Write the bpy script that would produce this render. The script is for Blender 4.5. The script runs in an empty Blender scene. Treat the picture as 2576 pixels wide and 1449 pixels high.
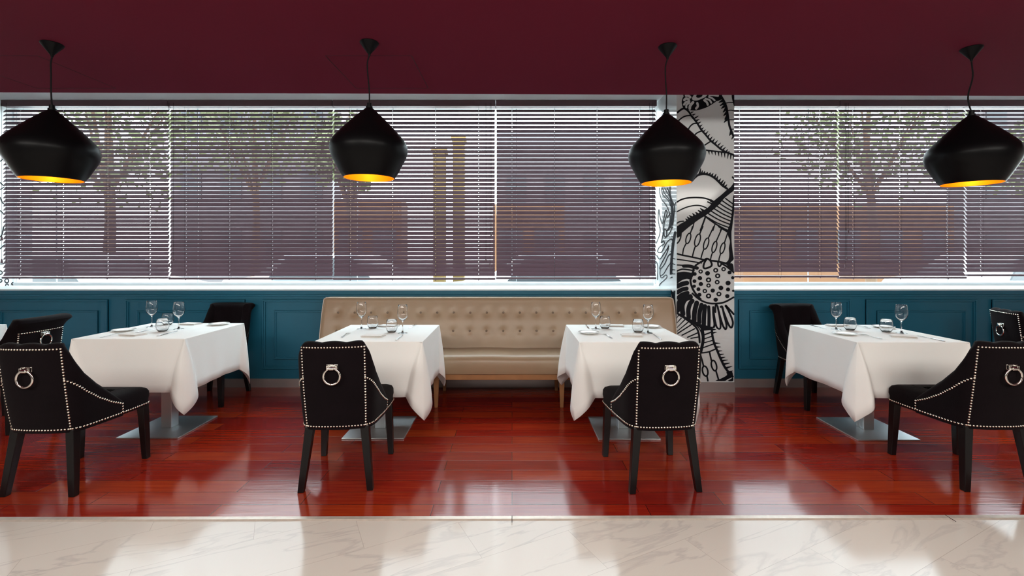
import bpy, math, random
from mathutils import Vector, Matrix

PI = math.pi
random.seed(7)
sc = bpy.context.scene
COL = sc.collection

# ------------------------------------------------------------------ camera
F = 1170.0                      # focal length in pixels of the 2576 px wide frame
EYE = 1.37
cam_d = bpy.data.cameras.new('camera')
cam_d.sensor_width = 36.0
cam_d.lens = 36.0 * F / 2576.0
cam_d.shift_y = -89.5 / 2576.0
cam_d.clip_end = 300
cam = bpy.data.objects.new('camera', cam_d)
cam.location = (0, 0, EYE)
cam.rotation_euler = (PI / 2, 0, 0)
COL.objects.link(cam)
sc.camera = cam

# ------------------------------------------------------------------ world, light, exposure
world = bpy.data.worlds.new('world')
sc.world = world
world.use_nodes = True
bg = world.node_tree.nodes['Background']
bg.inputs[0].default_value = (0.86, 0.95, 1.0, 1)
bg.inputs[1].default_value = 9.5

def area(name, loc, rot, sx, sy, power, col):
    l = bpy.data.lights.new(name, 'AREA')
    l.shape = 'RECTANGLE'; l.size = sx; l.size_y = sy
    l.energy = power; l.color = col
    o = bpy.data.objects.new(name, l)
    o.location = loc; o.rotation_euler = rot
    COL.objects.link(o)
    return o
# added fill under the ceiling behind the camera, brightening cloths and table tops
area('fill_light', (-3.0, -0.3, 2.60), (math.radians(32), 0, 0), 2.6, 1.2, 128, (1.0, 0.96, 0.89))
area('fill_light', (0.0, -0.3, 2.60), (math.radians(32), 0, 0), 2.6, 1.2, 128, (1.0, 0.96, 0.89))
area('fill_light', (3.0, -0.3, 2.60), (math.radians(32), 0, 0), 2.6, 1.2, 128, (1.0, 0.96, 0.89))

sc.view_settings.view_transform = 'Standard'
sc.view_settings.look = 'None'
sc.view_settings.gamma = 1.0
sc.view_settings.use_curve_mapping = False
sc.view_settings.exposure = 0.17
try:
    sc.cycles.use_denoising = True
    sc.cycles.max_bounces = 12
    sc.cycles.transparent_max_bounces = 24
    sc.cycles.sample_clamp_indirect = 6.0
    sc.cycles.caustics_refractive = False
except Exception:
    pass

# ------------------------------------------------------------------ materials
def new_mat(name):
    m = bpy.data.materials.new(name)
    m.use_nodes = True
    return m, m.node_tree, m.node_tree.nodes['Principled BSDF']

def mat(name, col, rough=0.5, metal=0.0, spec=0.5, noise=0.0, nscale=20.0, bump=0.0, bscale=200.0,
        sheen=0.0, coat=0.0, trans=0.0, ior=1.45, emit=None, estr=0.0):
    m, nt, b = new_mat(name)
    b.inputs['Base Color'].default_value = (*col, 1)
    b.inputs['Roughness'].default_value = rough
    b.inputs['Metallic'].default_value = metal
    b.inputs['Specular IOR Level'].default_value = spec
    b.inputs['IOR'].default_value = ior
    b.inputs['Sheen Weight'].default_value = sheen
    b.inputs['Coat Weight'].default_value = coat
    b.inputs['Coat Roughness'].default_value = 0.1
    b.inputs['Transmission Weight'].default_value = trans
    if emit:
        b.inputs['Emission Color'].default_value = (*emit, 1)
        b.inputs['Emission Strength'].default_value = estr
    tc = nt.nodes.new('ShaderNodeTexCoord')
    if noise > 0:
        n = nt.nodes.new('ShaderNodeTexNoise'); n.inputs['Scale'].default_value = nscale
        n.inputs['Detail'].default_value = 5
        r = nt.nodes.new('ShaderNodeMapRange')
        r.inputs[3].default_value = 1 - noise; r.inputs[4].default_value = 1 + noise
        mx = nt.nodes.new('ShaderNodeVectorMath'); mx.operation = 'SCALE'
        mx.inputs[0].default_value = col
        nt.links.new(tc.outputs['Object'], n.inputs['Vector'])
        nt.links.new(n.outputs['Fac'], r.inputs[0])
        nt.links.new(r.outputs[0], mx.inputs['Scale'])
        nt.links.new(mx.outputs[0], b.inputs['Base Color'])
    if bump > 0:
        n = nt.nodes.new('ShaderNodeTexNoise'); n.inputs['Scale'].default_value = bscale
        bp = nt.nodes.new('ShaderNodeBump'); bp.inputs['Strength'].default_value = bump
        bp.inputs['Distance'].default_value = 0.004
        nt.links.new(tc.outputs['Object'], n.inputs['Vector'])
        nt.links.new(n.outputs['Fac'], bp.inputs['Height'])
        nt.links.new(bp.outputs[0], b.inputs['Normal'])
    return m

def wood_floor():
    m, nt, b = new_mat('red_wood_planks')
    N = nt.nodes.new; L = nt.links.new
    tc = N('ShaderNodeTexCoord')
    br = N('ShaderNodeTexBrick')
    br.offset = 0.37; br.squash = 1.0
    br.inputs['Color1'].default_value = (0.0, 0.0, 0.0, 1)
    br.inputs['Color2'].default_value = (1.0, 1.0, 1.0, 1)
    br.inputs['Mortar'].default_value = (0.5, 0.5, 0.5, 1)
    br.inputs['Scale'].default_value = 1.0
    br.inputs['Mortar Size'].default_value = 0.0018
    br.inputs['Mortar Smooth'].default_value = 0.2
    br.inputs['Bias'].default_value = 0.0
    br.inputs['Brick Width'].default_value = 1.15
    br.inputs['Row Height'].default_value = 0.133
    L(tc.outputs['Object'], br.inputs['Vector'])
    ramp = N('ShaderNodeValToRGB')
    ramp.color_ramp.elements[0].color = (0.14, 0.007, 0.006, 1)
    ramp.color_ramp.elements[1].color = (0.36, 0.045, 0.010, 1)
    e = ramp.color_ramp.elements.new(0.45); e.color = (0.24, 0.013, 0.006, 1)
    mp = N('ShaderNodeMapping'); mp.inputs['Scale'].default_value = (2.0, 34.0, 1.0)
    L(tc.outputs['Object'], mp.inputs['Vector'])
    ng = N('ShaderNodeTexNoise'); ng.inputs['Scale'].default_value = 1.6; ng.inputs['Detail'].default_value = 6
    L(mp.outputs[0], ng.inputs['Vector'])
    ad = N('ShaderNodeMath'); ad.operation = 'MULTIPLY_ADD'; ad.inputs[1].default_value = 0.9
    sub = N('ShaderNodeMath'); sub.operation = 'MULTIPLY_ADD'; sub.inputs[1].default_value = 0.55; sub.inputs[2].default_value = -0.2
    L(br.outputs['Color'], sub.inputs[0])
    L(ng.outputs['Fac'], ad.inputs[0]); L(sub.outputs[0], ad.inputs[2])
    L(ad.outputs[0], ramp.inputs['Fac'])
    mix = N('ShaderNodeMix'); mix.data_type = 'RGBA'
    mix.inputs['B'].default_value = (0.035, 0.006, 0.005, 1)
    L(br.outputs['Fac'], mix.inputs['Factor']); L(ramp.outputs[0], mix.inputs['A'])
    L(mix.outputs['Result'], b.inputs['Base Color'])
    # scuffed lacquer
    n2 = N('ShaderNodeTexNoise'); n2.inputs['Scale'].default_value = 3.0; n2.inputs['Detail'].default_value = 6
    L(tc.outputs['Object'], n2.inputs['Vector'])
    mr = N('ShaderNodeMapRange'); mr.inputs[3].default_value = 0.07; mr.inputs[4].default_value = 0.17
    L(n2.outputs['Fac'], mr.inputs[0]); L(mr.outputs[0], b.inputs['Roughness'])
    b.inputs['Specular IOR Level'].default_value = 0.75
    bp = N('ShaderNodeBump'); bp.inputs['Strength'].default_value = 0.18; bp.inputs['Distance'].default_value = 0.0015
    cm = N('ShaderNodeMath'); cm.operation = 'MULTIPLY_ADD'; cm.inputs[1].default_value = -1.2
    L(br.outputs['Fac'], cm.inputs[0]); L(ng.outputs['Fac'], cm.inputs[2])
    L(cm.outputs[0], bp.inputs['Height']); L(bp.outputs[0], b.inputs['Normal'])
    return m

def marble_floor():
    m, nt, b = new_mat('cream_marble_tiles')
    N = nt.nodes.new; L = nt.links.new
    tc = N('ShaderNodeTexCoord')
    mp = N('ShaderNodeMapping'); mp.inputs['Rotation'].default_value = (0, 0, math.radians(-26.8))
    mp.inputs['Location'].default_value = (0.1, 0.235, 0)
    L(tc.outputs['Object'], mp.inputs['Vector'])
    br = N('ShaderNodeTexBrick'); br.offset = 0.5
    br.inputs['Color1'].default_value = (0, 0, 0, 1); br.inputs['Color2'].default_value = (1, 1, 1, 1)
    br.inputs['Scale'].default_value = 1.0; br.inputs['Mortar Size'].default_value = 0.0012
    br.inputs['Brick Width'].default_value = 0.92; br.inputs['Row Height'].default_value = 0.308
    L(mp.outputs[0], br.inputs['Vector'])
    # veins, shifted from tile to tile
    sh = N('ShaderNodeVectorMath'); sh.operation = 'MULTIPLY_ADD'
    sh.inputs[1].default_value = (3.0, 5.0, 2.0)
    L(br.outputs['Color'], sh.inputs[0]); L(mp.outputs[0], sh.inputs[2])
    n0 = N('ShaderNodeTexNoise'); n0.inputs['Scale'].default_value = 1.8; n0.inputs['Detail'].default_value = 8
    n0.inputs['Distortion'].default_value = 0.5
    st = N('ShaderNodeMapping'); st.inputs['Scale'].default_value = (0.8, 3.4, 1.0); st.inputs['Rotation'].default_value = (0, 0, 0.6)
    L(sh.outputs[0], st.inputs['Vector']); L(st.outputs[0], n0.inputs['Vector'])
    vein = N('ShaderNodeValToRGB')
    cr = vein.color_ramp
    cr.elements[0].position = 0.47; cr.elements[0].color = (0, 0, 0, 1)
    cr.elements[1].position = 0.525; cr.elements[1].color = (0, 0, 0, 1)
    e = cr.elements.new(0.497); e.color = (1, 1, 1, 1)
    L(n0.outputs['Fac'], vein.inputs['Fac'])
    n1 = N('ShaderNodeTexNoise'); n1.inputs['Scale'].default_value = 1.1; n1.inputs['Detail'].default_value = 4
    L(sh.outputs[0], n1.inputs['Vector'])
    mul = N('ShaderNodeMath'); mul.operation = 'MULTIPLY'
    L(vein.outputs[0], mul.inputs[0]); L(n1.outputs['Fac'], mul.inputs[1])
    base = N('ShaderNodeMix'); base.data_type = 'RGBA'
    base.inputs['A'].default_value = (0.61, 0.545, 0.48, 1); base.inputs['B'].default_value = (0.57, 0.515, 0.465, 1)
    L(n1.outputs['Fac'], base.inputs['Factor'])
    m2 = N('ShaderNodeMix'); m2.data_type = 'RGBA'; m2.inputs['B'].default_value = (0.42, 0.37, 0.345, 1)
    L(mul.outputs[0], m2.inputs['Factor']); L(base.outputs['Result'], m2.inputs['A'])
    m3 = N('ShaderNodeMix'); m3.data_type = 'RGBA'; m3.inputs['B'].default_value = (0.36, 0.30, 0.26, 1)
    hf = N('ShaderNodeMath'); hf.operation = 'MULTIPLY'; hf.inputs[1].default_value = 0.6
    L(br.outputs['Fac'], hf.inputs[0]); L(hf.outputs[0], m3.inputs['Factor']); L(m2.outputs['Result'], m3.inputs['A'])
    L(m3.outputs['Result'], b.inputs['Base Color'])
    b.inputs['Roughness'].default_value = 0.12
    b.inputs['Specular IOR Level'].default_value = 0.36
    return m

def glass_pane():
    m, nt, b = new_mat('window_glass')
    N = nt.nodes.new; L = nt.links.new
    out = nt.nodes['Material Output']
    tr = N('ShaderNodeBsdfTransparent'); tr.inputs[0].default_value = (0.97, 1.0, 1.0, 1)
    gl = N('ShaderNodeBsdfGlossy'); gl.inputs['Roughness'].default_value = 0.02
    lw = N('ShaderNodeLayerWeight'); lw.inputs[0].default_value = 0.5
    pw = N('ShaderNodeMath'); pw.operation = 'POWER'; pw.inputs[1].default_value = 4.0
    fr = N('ShaderNodeMath'); fr.operation = 'MULTIPLY_ADD'; fr.inputs[1].default_value = 0.7; fr.inputs[2].default_value = 0.03
    L(lw.outputs['Facing'], pw.inputs[0]); L(pw.outputs[0], fr.inputs[0])
    mx = N('ShaderNodeMixShader')
    L(fr.outputs[0], mx.inputs[0]); L(tr.outputs[0], mx.inputs[1]); L(gl.outputs[0], mx.inputs[2])
    L(mx.outputs[0], out.inputs['Surface'])
    return m

def slat_mat():
    m, nt, b = new_mat('plum_slat')
    N = nt.nodes.new; L = nt.links.new
    out = nt.nodes['Material Output']
    b.inputs['Base Color'].default_value = (0.135, 0.082, 0.105, 1)
    b.inputs['Roughness'].default_value = 0.38
    tr = N('ShaderNodeBsdfTransparent'); tr.inputs[0].default_value = (1.0, 0.9, 0.95, 1)
    mx = N('ShaderNodeMixShader'); mx.inputs[0].default_value = 0.016
    L(b.outputs[0], mx.inputs[1]); L(tr.outputs[0], mx.inputs[2]); L(mx.outputs[0], out.inputs['Surface'])
    return m

M = dict(
    wood=wood_floor(), marble=marble_floor(), pane=glass_pane(), slat=slat_mat(),
    ceiling=mat('burgundy_paint', (0.135, 0.0115, 0.029), 0.9, spec=0.15, noise=0.06, nscale=60, bump=0.05, bscale=500),
    groove=mat('panel_gap', (0.02, 0.003, 0.005), 0.8),
    white=mat('white_paint', (0.80, 0.86, 0.90), 0.6, noise=0.02),
    sill=mat('sill_paint', (0.78, 0.86, 0.86), 0.35),
    teal=mat('teal_paint', (0.012, 0.125, 0.20), 0.42, noise=0.05, nscale=8),
    steel_skirt=mat('brushed_skirting', (0.50, 0.46, 0.45), 0.45, metal=0.75, noise=0.1, nscale=6),
    strip=mat('brass_strip', (0.60, 0.53, 0.46), 0.35, metal=0.4, noise=0.2, nscale=30),
    lobby=mat('lobby_wall', (0.72, 0.68, 0.62), 0.7),
    red_wall=mat('end_wall_paint', (0.20, 0.03, 0.04), 0.6),
    rail=mat('blind_rail', (0.11, 0.065, 0.08), 0.4),
    cord=mat('dark_cord', (0.006, 0.005, 0.006), 0.7, spec=0.2),
    frame=mat('window_frame_paint', (0.7, 0.76, 0.78), 0.4),
    panel=mat('mural_white', (0.64, 0.67, 0.68), 0.12, noise=0.03, nscale=4),
    ink=mat('mural_black', (0.006, 0.007, 0.011), 0.5, spec=0.15),
    velvet=mat('black_velvet', (0.0045, 0.0022, 0.0032), 0.85, spec=0.10, sheen=0.03, noise=0.35, nscale=9, bump=0.3, bscale=350),
    dark_wood=mat('ebony_leg', (0.004, 0.0035, 0.004), 0.32),
    chrome=mat('polished_chrome', (0.85, 0.83, 0.78), 0.08, metal=1.0),
    stud=mat('nickel_nail', (0.85, 0.80, 0.68), 0.22, metal=1.0),
    leather=mat('taupe_leather', (0.34, 0.235, 0.145), 0.38, spec=0.7, noise=0.05, nscale=6, bump=0.08, bscale=260),
    button=mat('leather_button', (0.19, 0.135, 0.095), 0.42),
    piping=mat('cream_piping', (0.62, 0.55, 0.47), 0.5),
    oak=mat('oak_frame', (0.36, 0.17, 0.07), 0.45, noise=0.2, nscale=14),
    linen=mat('white_linen', (0.87, 0.885, 0.865), 0.85, spec=0.2, noise=0.02, nscale=5, bump=0.15, bscale=420),
    napkin=mat('napkin_linen', (0.80, 0.78, 0.75), 0.85, spec=0.2, bump=0.15, bscale=420),
    steel=mat('brushed_steel', (0.62, 0.66, 0.68), 0.42, metal=1.0, noise=0.12, nscale=4),
    plate=mat('white_china', (0.80, 0.78, 0.74), 0.15, coat=0.5),
    silver=mat('cutlery_steel', (0.62, 0.62, 0.62), 0.16, metal=1.0),
    glass=mat('clear_glass', (1, 1, 1), 0.0, trans=1.0, ior=1.46),
    shade=mat('black_metal_shade', (0.003, 0.003, 0.0035), 0.36, spec=0.13, metal=0.0),
    gold=mat('gold_lining', (0.95, 0.43, 0.02), 0.34, metal=0.75),
    bulb=mat('lit_bulb', (1, 0.8, 0.4), 0.5, emit=(1.0, 0.66, 0.22), estr=7),
    paving=mat('pale_paving', (0.62, 0.60, 0.56), 0.8, noise=0.15, nscale=2),
    bldg=mat('grey_facade', (0.10, 0.09, 0.095), 0.7, noise=0.1, nscale=0.5),
    brick=mat('brown_facade', (0.12, 0.052, 0.018), 0.7, noise=0.2, nscale=1),
    ochre=mat('ochre_pillar_paint', (0.16, 0.10, 0.025), 0.6),
    bark=mat('bark', (0.10, 0.06, 0.035), 0.9),
    leaf=mat('tree_leaves', (0.10, 0.11, 0.05), 0.7, noise=0.4, nscale=3),
    dark_pane=mat('dark_glazing', (0.04, 0.045, 0.05), 0.3),
    car_w=mat('car_paint_silver', (0.55, 0.58, 0.60), 0.25, coat=0.6),
    car_d=mat('car_paint_dark', (0.06, 0.09, 0.10), 0.25, coat=0.6),
    tyre=mat('tyre_rubber', (0.02, 0.02, 0.02), 0.8),
)

# ------------------------------------------------------------------ mesh helpers
class MB:
    def __init__(s): s.v = []; s.f = []; s.m = []
    def add(s, vs, fs, mi=0):
        b = len(s.v); s.v += [tuple(v) for v in vs]
        s.f += [tuple(i + b for i in f) for f in fs]; s.m += [mi] * len(fs); return s
    def box(s, x0, x1, y0, y1, z0, z1, mi=0):
        v = [(x, y, z) for z in (z0, z1) for y in (y0, y1) for x in (x0, x1)]
        return s.add(v, [(0, 2, 3, 1), (4, 5, 7, 6), (0, 1, 5, 4), (2, 6, 7, 3), (0, 4, 6, 2), (1, 3, 7, 5)], mi)
    def prism(s, bot, top, mi=0):
        n = len(bot); v = list(bot) + list(top)
        return s.add(v, [tuple(range(n))[::-1], tuple(range(n, 2 * n))] + [(i, (i + 1) % n, n + (i + 1) % n, n + i) for i in range(n)], mi)
    def loft(s, rings, closed=True, caps=True, mi=0, close_v=False):
        n = len(rings[0]); v = [p for r in rings for p in r]; f = []
        m = len(rings); rr = m if close_v else m - 1
        for j in range(rr):
            for i in range(n if closed else n - 1):
                a = j * n + i; b = j * n + (i + 1) % n; c = ((j + 1) % m) * n + (i + 1) % n; d = ((j + 1) % m) * n + i
                f.append((a, b, c, d))
        if caps and not close_v:
            f.append(tuple(range(n))[::-1]); f.append(tuple(range((m - 1) * n, m * n)))
        return s.add(v, f, mi)
    def lathe(s, prof, c=(0, 0, 0), n=32, mi=0, caps=False):
        rings = [[(c[0] + r * math.cos(2 * PI * k / n), c[1] + r * math.sin(2 * PI * k / n), c[2] + z) for k in range(n)] for r, z in prof]
        return s.loft(rings, True, caps, mi)
    def tube(s, pts, r, n=8, mi=0, closed=False, radii=None):
        pts = [Vector(p) for p in pts]; rings = []; m = len(pts)
        up = None
        for i, p in enumerate(pts):
            a = pts[(i - 1) % m] if (closed or i > 0) else p
            b = pts[(i + 1) % m] if (closed or i < m - 1) else p
            t = (b - a).normalized()
            if up is None:
                up = Vector((0, 0, 1)) if abs(t.z) < .9 else Vector((1, 0, 0))
            x = (up - t * up.dot(t)).normalized(); up = x
            y = t.cross(x)
            rr = radii[i] if radii else r
            rings.append([p + (x * math.cos(2 * PI * k / n) + y * math.sin(2 * PI * k / n)) * rr for k in range(n)])
        return s.loft(rings, True, not closed, mi, close_v=closed)
    def build(s, name, mats, parent=None, smooth=0, bevel=0, solid=0, sub=0, seg=2):
        me = bpy.data.meshes.new(name)
        me.from_pydata([tuple(v) for v in s.v], [], s.f)
        if not isinstance(mats, (list, tuple)): mats = [mats]
        for m in mats: me.materials.append(m)
        if len(mats) > 1: me.polygons.foreach_set('material_index', s.m)
        me.validate()
        if smooth:
            me.polygons.foreach_set('use_smooth', [True] * len(me.polygons))
            if smooth < 180: me.set_sharp_from_angle(angle=math.radians(smooth))
        me.update()
        o = bpy.data.objects.new(name, me); COL.objects.link(o)
        if parent: o.parent = parent
        if solid:
            md = o.modifiers.new('solid', 'SOLIDIFY'); md.thickness = solid; md.offset = -1
        if bevel:
            md = o.modifiers.new('bevel', 'BEVEL'); md.width = bevel; md.segments = seg; md.limit_method = 'ANGLE'
        if sub:
            md = o.modifiers.new('sub', 'SUBSURF'); md.levels = sub; md.render_levels = sub
        return o

def thing(name, label, cat, loc=(0, 0, 0), rz=0.0, group=None):
    o = bpy.data.objects.new(name, None); COL.objects.link(o)
    o.location = loc; o.rotation_euler = (0, 0, rz)
    return tag(o, label, cat, group)
def tag(o, label, cat, group=None):
    o['label'] = label; o['category'] = cat
    if group: o['group'] = group
    return o
def struct(o):
    o['kind'] = 'structure'; return o
def dup(root, loc, rz, label, group=None):
    r = root.copy(); COL.objects.link(r); r.location = loc; r.rotation_euler = (0, 0, rz)
    r['label'] = label
    if group: r['group'] = group
    for ch in list(root.children):
        c = ch.copy(); COL.objects.link(c); c.parent = r
        for g in list(ch.children):
            d = g.copy(); COL.objects.link(d); d.parent = c
    return r

def catmull(pts, n=6, closed=False):
    pts = [tuple(p) for p in pts]; k = len(pts); out = []
    if k < 3 and not closed:
        return pts
    rng = k if closed else k - 1
    for i in range(rng):
        p0 = pts[(i - 1) % k] if (closed or i > 0) else pts[0]
        p1 = pts[i]; p2 = pts[(i + 1) % k]
        p3 = pts[(i + 2) % k] if (closed or i + 2 < k) else pts[-1]
        for j in range(n):
            t = j / n
            out.append(tuple(0.5 * ((2 * b) + (-a + c) * t + (2 * a - 5 * b + 4 * c - d) * t * t + (-a + 3 * b - 3 * c + d) * t ** 3)
                             for a, b, c, d in zip(p0, p1, p2, p3)))
    if not closed: out.append(pts[-1])
    return out
def interp(x, tab):
    if x <= tab[0][0]: return tab[0][1]
    for (a, b), (c, d) in zip(tab, tab[1:]):
        if x <= c: return b + (d - b) * (x - a) / (c - a)
    return tab[-1][1]

# ================================================================== THE ROOM
WALL_Y = 4.73; GLASS_Y = 5.26; SILL_Z = 0.998; TOP_Z = 3.04; RED_Z = 2.634
CX0, CX1, CY = 1.614, 2.18, 4.56            # the mural column
LC1 = -5.62                                  # right face of the left column
XL, XR, YB = -8.2, 8.2, -4.6

struct(MB().prism([(XL, 2.385, -.08), (XR, 2.445, -.08), (XR, 5.5, -.08), (XL, 5.5, -.08)],
                  [(XL, 2.385, 0), (XR, 2.445, 0), (XR, 5.5, 0), (XL, 5.5, 0)]).build('floor', M['wood']))
struct(MB().prism([(XL, YB, -.08), (XR, YB, -.08), (XR, 2.405, -.08), (XL, 2.345, -.08)],
                  [(XL, YB, 0), (XR, YB, 0), (XR, 2.405, 0), (XL, 2.345, 0)]).build('floor', M['marble']))
tr = struct(MB().prism([(XL, 2.345, 0), (XR, 2.405, 0), (XR, 2.445, 0), (XL, 2.385, 0)],
                  [(XL, 2.352, .006), (XR, 2.412, .006), (XR, 2.438, .006), (XL, 2.378, .006)]).build('trim_1', M['strip']))
# seams where the lengths of the strip meet
sm = MB()
for x, a in ((.0, 0), (2.25, .012)):
    y0 = 2.375 + .06 * x / 16.4
    sm.box(x - .0015, x + .0015, y0 - .026, y0 + .035, .0055, .0068)
sm.build('seam', M['groove'], tr)

# dropped burgundy ceiling with its edge fascia
ce = struct(MB().prism([(XL, YB, RED_Z), (XR, YB, RED_Z), (XR, 3.80, RED_Z), (XL, 3.63, RED_Z)],
                  [(XL, YB, TOP_Z), (XR, YB, TOP_Z), (XR, 3.80, TOP_Z), (XL, 3.63, TOP_Z)]).build('ceiling', M['ceiling']))
def hatch(x0, x1, y0, y1):
    g = MB(); w = .0022; z0, z1 = RED_Z - .0008, RED_Z + .002
    g.box(x0, x1, y0 - w, y0 + w, z0, z1); g.box(x0 - w, x0 + w, y0, y1, z0, z1); g.box(x1 - w, x1 + w, y0, y1, z0, z1)
    g.box(x0, x1, y1 - w, y1 + w, z0, z1)
    g.build('access_panel', M['groove'], ce)
hatch(-1.20, -.645, 2.99, 3.58)
hatch(-3.66, -3.05, 2.99, 3.58)
struct(MB().box(XL, XR, 3.5, 5.5, TOP_Z, TOP_Z + .1).build('ceiling', M['white']))

# back wall below the windows, teal panelling
wb = struct(MB().box(XL, XR, WALL_Y, 5.5, 0, .95).build('wall_back', M['teal']))
cap = MB()
for a, b in ((LC1, CX0 - .001), (CX1 + .001, XR)):
    cap.box(a, b, WALL_Y - .020, WALL_Y + .02, .945, .984)
    cap.box(a, b, WALL_Y - .010, WALL_Y + .02, .925, .945)
cap.build('ledge_moulding', M['teal'], wb, bevel=.004)
for a, b in ((-6.7, -5.49), (-5.31, -4.10), (-3.92, -2.71), (-2.53, -1.32), (-1.14, .07), (.25, 1.46), (2.30, 3.43), (3.59, 4.71), (4.87, 6.0)):
    g = MB()
    for (x0, x1, z0, z1, w, p) in ((a, b, .189, .893, .026, .024), (a + .115, b - .105, .287, .780, .020, .017)):
        for k, (ww, pp) in enumerate(((w, p * .55), (w * .5, p))):
            y0 = WALL_Y - pp
            g.box(x0, x1, y0, WALL_Y, z1 - ww, z1); g.box(x0, x1, y0, WALL_Y, z0, z0 + ww)
            g.box(x0, x0 + ww, y0, WALL_Y, z0 + ww, z1 - ww); g.box(x1 - ww, x1, y0, WALL_Y, z0 + ww, z1 - ww)
    g.build('panel_moulding', M['teal'], wb, bevel=.002)
bb = MB()
for a, b in ((XL, CX0 - .001), (CX1 + .001, XR)):
    bb.box(a, b, WALL_Y - .014, WALL_Y, 0, .088)
struct(bb.build('baseboard_back', M['steel_skirt']))
g = MB()
for a, b in ((XL, CX0 - .001), (CX1 + .001, XR)):
    g.box(a, b, WALL_Y - .012, 5.5, .975, SILL_Z)
struct(g.build('trim_2', M['sill'], bevel=.003))

# windows with frames and panes
def window(name, x0, x1, mull):
    fr = MB(); y0, y1 = GLASS_Y - .03, GLASS_Y + .03
    fr.box(x0, x1, y0, y1, SILL_Z, SILL_Z + .035); fr.box(x0, x1, y0, y1, TOP_Z - .05, TOP_Z)
    xs = [x0] + mull + [x1]
    for x in xs: fr.box(x - .004, x + .004, GLASS_Y - .008, GLASS_Y + .008, SILL_Z + .035, TOP_Z - .05)
    o = struct(fr.build(name, M['frame'], bevel=.003))
    for a, b in zip(xs, xs[1:]):
        MB().box(a + .004, b - .004, GLASS_Y - .003, GLASS_Y + .003, SILL_Z + .035, TOP_Z - .05).build('window_pane', M['pane'], o)
window('window_1', LC1 + .02, CX0 - .02, [-5.15, -3.55, -1.75, .05])
window('window_2', CX1 + .02, XR - .2, [3.35, 4.92, 6.4])

# unseen sides of the room
struct(MB().box(XL - .1, XL, YB, 5.5, -.08, TOP_Z).build('wall_left', M['lobby']))
struct(MB().box(XR, XR + .1, YB, 5.5, -.08, TOP_Z).build('wall_right', M['lobby']))
struct(MB().box(XL, XR, YB - .1, YB, -.08, TOP_Z).build('wall_front', M['lobby']))

# ------------------------------------------------------------------ mural column
def column(name, label, x0, x1):
    t = thing(name, label, 'column')
    MB().box(x0, x1, CY, 5.45, .097, TOP_Z).build('column_panel', M['panel'], t, bevel=.002)
    MB().box(x0 - .004, x1 + .004, CY - .004, 5.45, 0, .097).build('column_base', M['steel_skirt'], t)
    return t
colm = column('column', 'square column covered in a black and white line mural, beside the tan sofa', CX0, CX1)
coll = column('column', 'pale column with black line drawing at the far left end of the windows', LC1 - .566, LC1)

CROP = {1: (1640, 230, 8.05), 2: (1640, 400, 8.05), 3: (1640, 570, 8.05), 4: (1640, 740, 5.796)}
def to_px(c, p): x, y, s = CROP[c]; return (x + p[0] / s, y + p[1] / s)
def front(p, off=.0):
    d = CY - .0008 - off; k = CY / F
    return (min(max((p[0] - 1288) * k, CX0 + .001), CX1 - .001), d, max(EYE - (p[1] - 635) * k, .098))
def side(X, sgn):
    def fn(p, off=0.0):
        d = abs(X) * F / max(abs(p[0] - 1288), 1); d = min(max(d, CY + .001), 5.24)
        return (X + sgn * (.0008 + off), d, max(EYE - (p[1] - 635) * d / F, SILL_Z if d > WALL_Y else .1))
    return fn
LAYER = [0.0]        # every stroke of ink lies a hair above the one before
def ribbon(mb, fn, c, w, pts, closed=False, taper=False, off=0, mi=0):
    LAYER[0] += 4e-6; off += LAYER[0]
    s = CROP[c][2]
    P = catmull([to_px(c, p) for p in pts], 5, closed); n = len(P)
    L_ = []; R_ = []
    for i, p in enumerate(P):
        a = P[(i - 1) % n] if (closed or i > 0) else p
        b = P[(i + 1) % n] if (closed or i < n - 1) else p
        dx, dy = b[0] - a[0], b[1] - a[1]; l = math.hypot(dx, dy) or 1
        hw = w * 1.3 / s / 2
        if taper: hw *= 1.25 - i / (n - 1)
        nx, ny = -dy / l * hw, dx / l * hw
        L_.append(fn((p[0] + nx, p[1] + ny), off)); R_.append(fn((p[0] - nx, p[1] - ny), off))
    v = L_ + R_; m = n if closed else n - 1
    mb.add(v, [(i, (i + 1) % n, n + (i + 1) % n, n + i) for i in range(m)], mi)
    if not closed and not taper and w > 16:      # rounded ends
        for e in (0, n - 1):
            disc(mb, fn, c, [((P[e][0] - CROP[c][0]) * s), ((P[e][1] - CROP[c][1]) * s)], w * .65, off - LAYER[0], mi)
def disc(mb, fn, c, ctr, r, off=0, mi=0, ry=None, rot=0):
    ry = ry or r; LAYER[0] += 4e-6; off += LAYER[0]
    pts = []
    for k in range(14):
        a = 2 * PI * k / 14; x, y = r * math.cos(a), ry * math.sin(a)
        pts.append(fn(to_px(c, (ctr[0] + x * math.cos(rot) - y * math.sin(rot), ctr[1] + x * math.sin(rot) + y * math.cos(rot))), off))
    mb.add(pts, [tuple(range(14))], mi)
def poly(mb, fn, c, pts, off=0, mi=0):
    LAYER[0] += 4e-6; off += LAYER[0]
    P = [fn(to_px(c, p), off) for p in catmull(pts, 3, True)]
    mb.add(P, [tuple(range(len(P)))], mi)
def loop_(mb, fn, c, ctr, rx, ry, rot, w):
    pts = []
    for k in range(10):
        a = 2 * PI * k / 10; x, y = rx * math.cos(a), ry * math.sin(a)
        pts.append((ctr[0] + x * math.cos(rot) - y * math.sin(rot), ctr[1] + x * math.sin(rot) + y * math.cos(rot)))
    ribbon(mb, fn, c, w, pts, closed=True)

mu = MB(); f_ = front
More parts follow.
